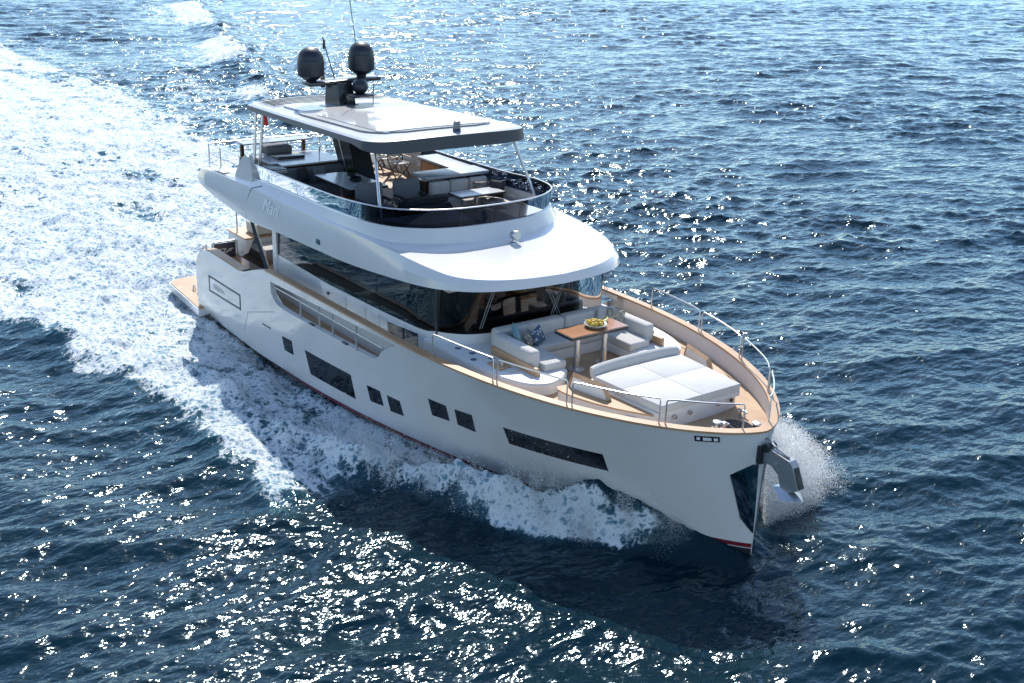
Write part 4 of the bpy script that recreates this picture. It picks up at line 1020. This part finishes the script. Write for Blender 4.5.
HWX = np.linspace(2.0, 24.95, 120)
HWY = np.array([hy(x, 0.75+0.012*(x-15)) if x < 24.8 else 0 for x in HWX])
def hullhalf(x): return np.where(x > 24.95, 0.0, np.where(x < 3.2, 3.3*sstep(-1.0, 3.2, x), np.interp(x, HWX, HWY)))
DC = [(25.5,0),(24.2,0.08),(23,0.34),(22,0.50),(20,0.95),(18,1.35),(15,1.7),(10,2.0),(5,2.3),(0,3.0)]     # crest distance from hull
HC = [(26.5,0),(25.6,0.06),(25,0.16),(24.4,0.24),(23.8,0.36),(23.3,0.55),(22.7,0.74),(22,0.82),(21.2,0.80),(20.3,0.74),(18.5,0.55),(15,0.36),(8,0.22),(0,0.15),(-8,0)]
DO = [(25.2,0.0),(24.3,0.30),(23.2,1.0),(22,1.45),(20.8,1.75),(19,1.75),(17,2.0),(15,2.3),(10,2.7),(5,3.2),(0,5.0)]
OB = [(17.6,6.9),(16,6.75),(14,6.5),(11,6.25),(7,6.1),(3,6.7),(0,7.8),(-10,9.8),(-20,11.5),(-40,13),(-60,14.5),(-90,15.5)]
def wake(x, y):
    """foam density, aeration, extra height at sea points"""
    ax = np.abs(y); stb = (y < 0)
    wx = fbm(x*0.45, y*0.45, 3, 3)-0.5; wy = fbm(x*0.45+40, y*0.45, 3, 9)-0.5
    d = ax-hullhalf(x)+1.1*wx*sstep(24.5, 19, x)
    dc = interp(x, DC); hc = interp(x, HC); do = interp(x, DO)
    F = np.zeros_like(x); A = np.zeros_like(x); Hh = np.zeros_like(x)
    near = (x < 25.6) & (x > -9)
    ridge = np.exp(-((d-dc)/np.where(d < dc, 0.45, 0.38+0.25*sstep(22, 12, x)))**2)
    Hh += np.where(near, hc*ridge*(0.62+0.76*fbm(x*1.3, y*1.3, 3, 161)), 0)
    Hh += np.where((x > 18.5) & (x < 25), 0.75*hc*np.exp(-(np.maximum(d, 0)/0.5)**2)*sstep(18.5, 20.5, x)*0.32, 0)
    Hh -= np.where(near & (x < 21), 0.18*np.exp(-((d-0.15)/0.35)**2)*sstep(2, 8, x)*sstep(21, 18.5, x), 0)
    # bow wave band
    gap = np.interp(x, [2, 9, 13, 15.2, 17, 20, 22.3, 23.3, 23.9], [0.25, 0.35, 0.5, 0.25, 0.55, 0.72, 0.66, 0.3, 0.1])
    f1 = sstep(do+0.3, do-0.55, d)*sstep(24.5, 23.0, x+2.2*wy)*sstep(gap-0.25, gap+0.3, d)
    f1 *= 0.60+1.15*(fbm(x*1.1, y*1.1, 4, 121)-0.24)
    F = np.maximum(F, np.where(x > -4, f1*(0.98-0.22*sstep(20, 12, x)), 0))
    # outer breaking band and the lace between
    ob = interp(x, OB)+1.3*wy
    wd = 0.55+0.35*sstep(17, 8, x)+0.05*np.clip(6-x, 0, 40)
    f2 = np.exp(-((ax-ob)/wd)**2)*sstep(18.3, 16.0, x)*np.where(stb, 1.0, 0.85)
    f2 *= 1-0.55*sstep(-8, -30, x)
    F = np.maximum(F, 0.98*f2)
    fl = 0.80*sstep(ob+3.2, ob+0.2, ax)*sstep(17.5, 14, x)*sstep(-14, -2, x)*(ax > ob-0.3)*sstep(0.30, 0.60, fbm(x*0.4, y*0.4, 3, 131))
    F = np.maximum(F, fl)
    inner = sstep(ob+0.4, ob-0.5, ax)*sstep(18.5, 15.5, x)*sstep(-9, 1, x)
    F = np.maximum(F, inner*(0.64+0.12*sstep(10, 0, x))*(0.75+0.5*fbm(x*0.5, y*0.5, 3, 151)))
    Hh += np.where(x > -40, 0.22*np.exp(-((ax-ob-0.2)/0.8)**2)*sstep(19, 14, x)*sstep(-40, -5, x), 0)
    # stern wash
    yc = 0.0-0.0006*np.clip(-x, 0, 200)**1.5
    ws = np.interp(x, [-150,-90,-50,-25,-10,-4,0,3.2], [15,14.8,12.8,10.6,8.9,7.6,6.0,3.6])
    q = np.abs(y-yc-1.5*wy*sstep(0, -20, x))/ws
    f3 = sstep(1.22, 0.78, q)*sstep(3.6, 1.5, x)
    f3 *= 1-0.36*sstep(0.55, 0.70, fbm(x*0.17, y*0.30, 4, 141))*sstep(0, -10, x)
    f3 *= 1-0.28*sstep(0.50, 0.64, fbm(x*0.07, y*0.75, 4, 171))*sstep(-3, -10, x)
    F = np.maximum(F, f3*(0.98-0.10*sstep(-20, -70, x)-0.12*sstep(-70, -140, x)))
    turb = fbm(x*0.7, y*0.7, 4, 21)-0.5
    Hh += f3*sstep(-60, 0, x)*0.55*turb+f3*0.30*np.exp(-((x+7)/5)**2)
    # diverging crests on both quarters
    for s_ in (1, -1):
        yk = 0.335*(22-x); dd = (s_*y-yk)*0.95
        env = sstep(-25, -50, x)*sstep(-175, -120, x) if s_ > 0 else sstep(-12, -40, x)*sstep(-175, -110, x)
        blob = fbm(x*0.075+3*s_, y*0.075, 2, 33)
        Hh += env*0.65*np.exp(-(dd/2.2)**2)*(0.5+blob)
        cr = np.exp(-((dd+0.6)/np.where(dd < -0.6, 4.0, 1.2))**2)*sstep(0.46, 0.60, blob)
        F = np.maximum(F, env*0.80*cr)
        tr = np.exp(-((dd+5)/5.0)**2)*0.40*sstep(-20, -45, x)
        F = np.maximum(F, tr*sstep(0.35, 0.6, blob))
    Hh += 0.16*np.exp(-np.maximum(ax-ob, 0)/4)*np.sin((ax-ob)*1.5)*sstep(18, 8, x)*sstep(-60, -10, x)*(ax > ob)
    A = np.clip(F*1.1, 0, 1)
    return F, A, Hh

CX, CY = CAMLOC.x, CAMLOC.y
va = math.atan2(FW.y, FW.x)
fine = np.linspace(-rad(29.5), rad(29.5), 960)
coarse = np.concatenate([np.linspace(rad(29.5), math.pi, 40)[1:], ]); ang = np.concatenate([-coarse[::-1][:-1], fine, coarse])+va
rr = [3.0, 6.0, 9.0, 11.5]; r = 13.0
while r < 270: rr.append(r); r *= 1.0029
while r < 16000: rr.append(r); r *= 1.12
rr = np.array(rr)
Rg, Ag = np.meshgrid(rr, ang, indexing='ij')
X0 = (CX+Rg*np.cos(Ag)).ravel(); Y0 = (CY+Rg*np.sin(Ag)).ravel(); Rf = Rg.ravel()
foam, aer, hk = wake(X0, Y0)
calm = 1-0.55*np.clip(foam, 0, 1)
gust = 0.62+0.76*sstep(0.3, 0.72, fbm(X0*0.055, Y0*0.055, 3, 51))
dx = np.zeros_like(X0); dy = np.zeros_like(X0); dz = np.zeros_like(X0)
w0 = va+rad(14)
NW = 130
lam = np.exp(np.linspace(math.log(0.27), math.log(6.5), NW))
wr = np.random.default_rng(3)
for k in range(NW):
    L = lam[k]*wr.uniform(0.96, 1.04); th = w0+wr.normal(0, 0.42 if L > 1.5 else 0.60)
    kk = 2*math.pi/L
    steep = 0.0275*(1.25 if 0.45 < L < 1.7 else 1.0)*(1.0 if L < 3.6 else 0.62)
    a = steep/kk
    fade = 1/(1+(Rf*0.0029*1.5/L)**4)
    ph = kk*(X0*math.cos(th)+Y0*math.sin(th))+wr.uniform(0, 6.283)
    am = a*fade*calm*(gust if L < 2.5 else 0.5+0.5*gust)
    s_, c_ = np.sin(ph), np.cos(ph)
    dz += am*c_; q = 0.95*am; dx -= q*s_*math.cos(th); dy -= q*s_*math.sin(th)
# churned foam relief
lump = fbm(X0*1.7, Y0*1.7, 4, 71, 0.55)-0.5; lump2 = np.abs(fbm(X0*4.5, Y0*4.5, 3, 81, 0.6)-0.5)
near_f = 1/(1+(Rf/90)**3)
edge = np.clip(foam, 0, 1)
dz += edge*near_f*(0.42*lump+0.22*lump2)+hk*(1+0.35*(fbm(X0*1.1, Y0*1.1, 3, 91)-0.5)*2)
inside = (np.abs(Y0) < hullhalf(X0)-0.25) & (X0 > 3.4) & (X0 < 24.9)
dz = np.where(inside, -0.4, dz)
nr, na = Rg.shape
co = np.stack([X0+dx, Y0+dy, dz], 1).astype(np.float32)
idx = np.arange(nr*na).reshape(nr, na)
a_ = idx[:-1, :-1].ravel(); b_ = idx[1:, :-1].ravel(); c_ = idx[1:, 1:].ravel(); d_ = idx[:-1, 1:].ravel()
faces = np.stack([a_, b_, c_, d_], 1)
# close the inner hole with a fan
nv = len(co)+1
co = np.concatenate([co, np.array([[CX, CY, 0]], np.float32)])
tri = np.stack([idx[0, :-1], idx[0, 1:], np.full(na-1, nv-1)], 1)
me = bpy.data.meshes.new('sea')
nl = faces.size+tri.size
me.vertices.add(nv); me.vertices.foreach_set('co', co.ravel())
me.loops.add(nl); me.loops.foreach_set('vertex_index', np.concatenate([faces.ravel(), tri.ravel()]).astype(np.int32))
me.polygons.add(len(faces)+len(tri))
me.polygons.foreach_set('loop_start', np.concatenate([np.arange(len(faces))*4, faces.size+np.arange(len(tri))*3]).astype(np.int32))
me.polygons.foreach_set('use_smooth', np.ones(len(faces)+len(tri), bool))
me.update(calc_edges=True); me.validate()
at = me.attributes.new('foam', 'FLOAT', 'POINT'); at.data.foreach_set('value', np.concatenate([foam, [0]]).astype(np.float32))
SEA = bpy.data.objects.new('sea', me); COL.objects.link(SEA)
SEA['kind'] = 'structure'; SEA['label'] = 'dark blue choppy sea with sun glitter and a broad white wake'; SEA['category'] = 'sea'

def sea_material():
    m = bpy.data.materials.new('sea_water'); m.use_nodes = True; t = m.node_tree; N = t.nodes; Lk = t.links; N.clear()
    out = N.new('ShaderNodeOutputMaterial'); mixs = N.new('ShaderNodeMixShader')
    wat = N.new('ShaderNodeMixShader'); wd_ = N.new('ShaderNodeBsdfDiffuse'); wg = N.new('ShaderNodeBsdfGlossy'); wf = N.new('ShaderNodeFresnel'); fo = N.new('ShaderNodeBsdfPrincipled')
    geo = N.new('ShaderNodeNewGeometry'); pos = geo.outputs['Position']
    at = N.new('ShaderNodeAttribute'); at.attribute_name = 'foam'; Fa = at.outputs['Fac']
    def mth(op, a, b=None, c=None, clamp=False):
        n = N.new('ShaderNodeMath'); n.operation = op; n.use_clamp = clamp
        for i, v in enumerate((a, b, c)):
            if v is None: continue
            if isinstance(v, (int, float)): n.inputs[i].default_value = v
            else: Lk.new(v, n.inputs[i])
        return n.outputs[0]
    def mp(scale, rot=0.0, loc=(0, 0, 0)):
        q = N.new('ShaderNodeMapping'); q.inputs['Scale'].default_value = scale; q.inputs['Rotation'].default_value = (0, 0, rot); q.inputs['Location'].default_value = loc
        Lk.new(pos, q.inputs[0]); return q.outputs[0]
    # foam pattern: streaky torn foam with lacy holes
    n1 = noise(t, mp((0.55, 0.8, 0.5)), 1.0, 9, 0.66)
    n2 = noise(t, mp((2.1, 2.6, 2.0), 0.4), 1.0, 8, 0.70)
    v = N.new('ShaderNodeTexVoronoi'); v.feature = 'DISTANCE_TO_EDGE'; v.inputs['Scale'].default_value = 1.0
    wv = N.new('ShaderNodeVectorMath'); wv.operation = 'ADD'
    nn = N.new('ShaderNodeTexNoise'); nn.inputs['Scale'].default_value = 2.2; nn.inputs['Detail'].default_value = 4; Lk.new(pos, nn.inputs['Vector'])
    Lk.new(mp((1.5, 1.9, 1.5)), wv.inputs[0]); Lk.new(nn.outputs['Color'], wv.inputs[1]); Lk.new(wv.outputs[0], v.inputs['Vector'])
    lace = mth('SUBTRACT', 0.22, v.outputs['Distance'])                      # positive on cell walls
    s = mth('MULTIPLY_ADD', n1, 1.75, mth('MULTIPLY', n2, 1.05))
    v2 = N.new('ShaderNodeTexVoronoi'); v2.feature = 'DISTANCE_TO_EDGE'; v2.inputs['Scale'].default_value = 4.6
    wv2 = N.new('ShaderNodeVectorMath'); wv2.operation = 'ADD'; n3 = N.new('ShaderNodeTexNoise'); n3.inputs['Scale'].default_value = 6.0; n3.inputs['Detail'].default_value = 5; Lk.new(pos, n3.inputs['Vector'])
    sc3 = N.new('ShaderNodeVectorMath'); sc3.operation = 'SCALE'; sc3.inputs['Scale'].default_value = 0.45; Lk.new(n3.outputs['Color'], sc3.inputs[0])
    Lk.new(pos, wv2.inputs[0]); Lk.new(sc3.outputs[0], wv2.inputs[1]); Lk.new(wv2.outputs[0], v2.inputs['Vector'])
    lace2 = mth('SUBTRACT', 0.16, v2.outputs['Distance'])
    s = mth('ADD', s, mth('MULTIPLY', lace, 0.9)); s = mth('ADD', s, mth('MULTIPLY', lace2, 0.8))
    s = mth('ADD', mth('MULTIPLY_ADD', Fa, 1.25, -2.02), s)
    msk = mth('MULTIPLY', s, 3.8, clamp=True)
    msk = mth('MULTIPLY', msk, mth('GREATER_THAN', Fa, 0.03))
    # water colour: deep blue, paler where full of air
    aer = mth('POWER', mth('MULTIPLY', Fa, 1.0, clamp=True), 1.5)
    rp = N.new('ShaderNodeValToRGB'); e = rp.color_ramp.elements
    e[0].position = 0.0; e[0].color = (0.0009, 0.0125, 0.0205, 1); e[1].position = 1.0; e[1].color = (0.09, 0.20, 0.25, 1)
    q = e.new(0.35); q.color = (0.012, 0.05, 0.07, 1)
    Lk.new(aer, rp.inputs[0]); Lk.new(rp.outputs[0], wd_.inputs['Color'])
    wf.inputs['IOR'].default_value = 1.333; wg.inputs['Roughness'].default_value = 0.125; wg.inputs['Color'].default_value = (0.74, 0.91, 1.0, 1)
    Lk.new(wf.outputs[0], wat.inputs[0]); Lk.new(wd_.outputs[0], wat.inputs[1]); Lk.new(wg.outputs[0], wat.inputs[2])
    # ripples
    wd = -(va+rad(14))
    h = mth('MULTIPLY', noise(t, mp((1.0, 0.5, 1.0), wd), 1.9, 2, 0.5), 0.13)
    h = mth('MULTIPLY_ADD', noise(t, mp((1.0, 0.6, 1.0), wd+0.5), 4.2, 2, 0.5), 0.058, h)
    h = mth('MULTIPLY_ADD', noise(t, mp((1.0, 0.6, 1.0), wd-0.4), 10.0, 2, 0.5), 0.016, h)
    b = N.new('ShaderNodeBump'); b.inputs['Strength'].default_value = 1.0; b.inputs['Distance'].default_value = 1.0
    Lk.new(h, b.inputs['Height']); Lk.new(b.outputs[0], wg.inputs['Normal']); Lk.new(b.outputs[0], wf.inputs['Normal'])
    # foam body
    fr = ramp(t, mth('ADD', mth('MULTIPLY_ADD', n1, 0.50, mth('MULTIPLY', n2, 0.36)), mth('MULTIPLY_ADD', lace2, 0.9, mth('MULTIPLY', n3.outputs['Fac'], 0.20))), [(0.36, (0.15, 0.31, 0.41)), (0.60, (0.73, 0.78, 0.80))]); Lk.new(fr, fo.inputs['Base Color'])
    fo.inputs['Roughness'].default_value = 0.75; fo.inputs['Specular IOR Level'].default_value = 0.35
    hf = mth('MULTIPLY_ADD', noise(t, mp((1, 1, 1)), 9.0, 6, 0.7), 0.10, mth('MULTIPLY', n2, 0.25))
    b2 = N.new('ShaderNodeBump'); b2.inputs['Strength'].default_value = 0.8; b2.inputs['Distance'].default_value = 1.0
    Lk.new(hf, b2.inputs['Height']); Lk.new(b2.outputs[0], fo.inputs['Normal'])
    Lk.new(msk, mixs.inputs[0]); Lk.new(wat.outputs[0], mixs.inputs[1]); Lk.new(fo.outputs[0], mixs.inputs[2])
    Lk.new(mixs.outputs[0], out.inputs[0]); return m
me.materials.append(sea_material())

# ------------------------------------------------------------------ spray: thousands of droplets, real geometry
DROP = bpy.data.materials.new('spray_droplets'); DROP.use_nodes = True
_t = DROP.node_tree; _t.nodes.clear(); _o = _t.nodes.new('ShaderNodeOutputMaterial'); _m = _t.nodes.new('ShaderNodeMixShader')
_d = _t.nodes.new('ShaderNodeBsdfDiffuse'); _l = _t.nodes.new('ShaderNodeBsdfTranslucent'); _m.inputs[0].default_value = 0.7
_d.inputs[0].default_value = (0.95, 0.96, 0.97, 1); _l.inputs[0].default_value = (0.97, 0.98, 0.99, 1)
_x = _t.nodes.new('ShaderNodeMixShader'); _x.inputs[0].default_value = 0.62; _tr = _t.nodes.new('ShaderNodeBsdfTransparent')
_t.links.new(_d.outputs[0], _m.inputs[1]); _t.links.new(_l.outputs[0], _m.inputs[2]); _t.links.new(_m.outputs[0], _x.inputs[2]); _t.links.new(_tr.outputs[0], _x.inputs[1]); _t.links.new(_x.outputs[0], _o.inputs[0])
def droplets(name, pts, size, label):
    n = len(pts); r_ = np.random.default_rng(17)
    base = np.array([[1,1,1],[1,-1,-1],[-1,1,-1],[-1,-1,1]], float)/math.sqrt(3)
    q = r_.normal(size=(n, 4)); q /= np.linalg.norm(q, axis=1, keepdims=True); w_, x_, y_, z_ = q.T
    R = np.stack([1-2*(y_*y_+z_*z_), 2*(x_*y_-z_*w_), 2*(x_*z_+y_*w_), 2*(x_*y_+z_*w_), 1-2*(x_*x_+z_*z_), 2*(y_*z_-x_*w_), 2*(x_*z_-y_*w_), 2*(y_*z_+x_*w_), 1-2*(x_*x_+y_*y_)], 1).reshape(n, 3, 3)
    v = np.einsum('nij,kj->nki', R, base)*size[:, None, None]+pts[:, None, :]
    f = np.array([[0,1,2],[0,3,1],[0,2,3],[1,3,2]])[None]+4*np.arange(n)[:, None, None]
    me = bpy.data.meshes.new(name); me.vertices.add(4*n); me.vertices.foreach_set('co', v.ravel().astype(np.float32))
    me.loops.add(12*n); me.loops.foreach_set('vertex_index', f.ravel().astype(np.int32))
    me.polygons.add(4*n); me.polygons.foreach_set('loop_start', np.arange(4*n, dtype=np.int32)*3)
    me.update(calc_edges=True); me.materials.append(DROP)
    o = bpy.data.objects.new(name, me); COL.objects.link(o); o['kind'] = 'stuff'; o['label'] = label; o['category'] = 'spray'
    return o
def height_at(x, y):
    return wake(x, y)[2]
pr2 = np.random.default_rng(23)
def keep(p, f, lo, hi, seed):
    k = sstep(lo, hi, fbm(p[:, 0]*f+p[:, 2]*f*0.9, p[:, 1]*f-p[:, 2]*f*0.6, 3, seed)); return p[pr2.random(len(p)) < k]
def port_splash(n):
    x = np.minimum(23.1+pr2.normal(0, 0.75, n), 24.2-0.5*pr2.random(n)); u = pr2.beta(0.9, 2.4, n)
    hb = np.array([hy(a, 1.2) if a < 24.8 else 0 for a in x]); y = hb*0.9+u*3.9
    top = np.interp(u, [0, 0.25, 0.5, 0.75, 1.0], [2.5, 2.5, 1.95, 1.15, 0.5])*np.exp(-((x-23.3)/1.3)**2)
    z = top*pr2.random(n)**1.35+pr2.normal(0, 0.06, n)
    ok = (y > np.array([bd(a) if a < 24.8 else 0.05 for a in x])+0.06)
    return keep(np.stack([x, y, z], 1)[ok], 1.5, 0.26, 0.56, 61)
p = port_splash(460000); droplets('bow_splash', p, pr2.uniform(0.004, 0.012, len(p))*(1+1.4*(pr2.random(len(p)) < 0.02)), 'white burst of spray thrown up beyond the far side of the bow')
def stb_spray(n):
    x = 23.6-(pr2.beta(1.2, 1.5, n))*9.0; do = np.interp(x, [14, 18, 20, 22, 23.6], [2.0, 1.9, 1.8, 1.35, 0.6])
    d = do*pr2.beta(2.6, 1.5, n)+pr2.normal(0, 0.08, n); y = -(np.interp(x, HWX, HWY)+np.maximum(d, 0.05))
    z = height_at(x, y)+pr2.exponential(1.0, n)*0.20
    return keep(np.stack([x, y, z], 1), 2.2, 0.46, 0.66, 63)
p1 = stb_spray(110000)
def curtain(n):
    x = 23.9-2.9*pr2.beta(1.3, 1.3, n); d = pr2.gamma(1.4, 0.16, n); y = -(np.interp(x, HWX, HWY)+0.03+d)
    z = 0.15+height_at(x, y)*0.8+pr2.exponential(0.30, n)-0.2*d
    return keep(np.stack([x, y, z], 1), 1.8, 0.38, 0.62, 67)
p2 = curtain(60000)
p = np.concatenate([p1, p2]); droplets('bow_wave_spray', p, np.concatenate([pr2.uniform(0.004, 0.012, len(p1))*(1+1.2*(pr2.random(len(p1)) < 0.10)), pr2.uniform(0.003, 0.007, len(p2))]), 'fine white spray rising off the bow wave along the near side of the hull')
def side_spray(n):
    x = np.concatenate([pr2.normal(15.3, 0.75, n//2), pr2.normal(7.2, 1.6, n-n//2)]); d = np.abs(pr2.normal(0, 0.42, n))
    y = -(np.interp(x, HWX, HWY)+0.06+d); z = height_at(x, y)+pr2.exponential(0.27, n)*np.exp(-d)
    return keep(np.stack([x, y, z], 1), 2.6, 0.42, 0.62, 65)
p = side_spray(46000); droplets('side_wash_spray', p, pr2.uniform(0.004, 0.012, len(p)), 'scattered droplets splashing up along the waterline of the near side')

for o in bpy.data.objects:
    if 'org' in o: del o['org']
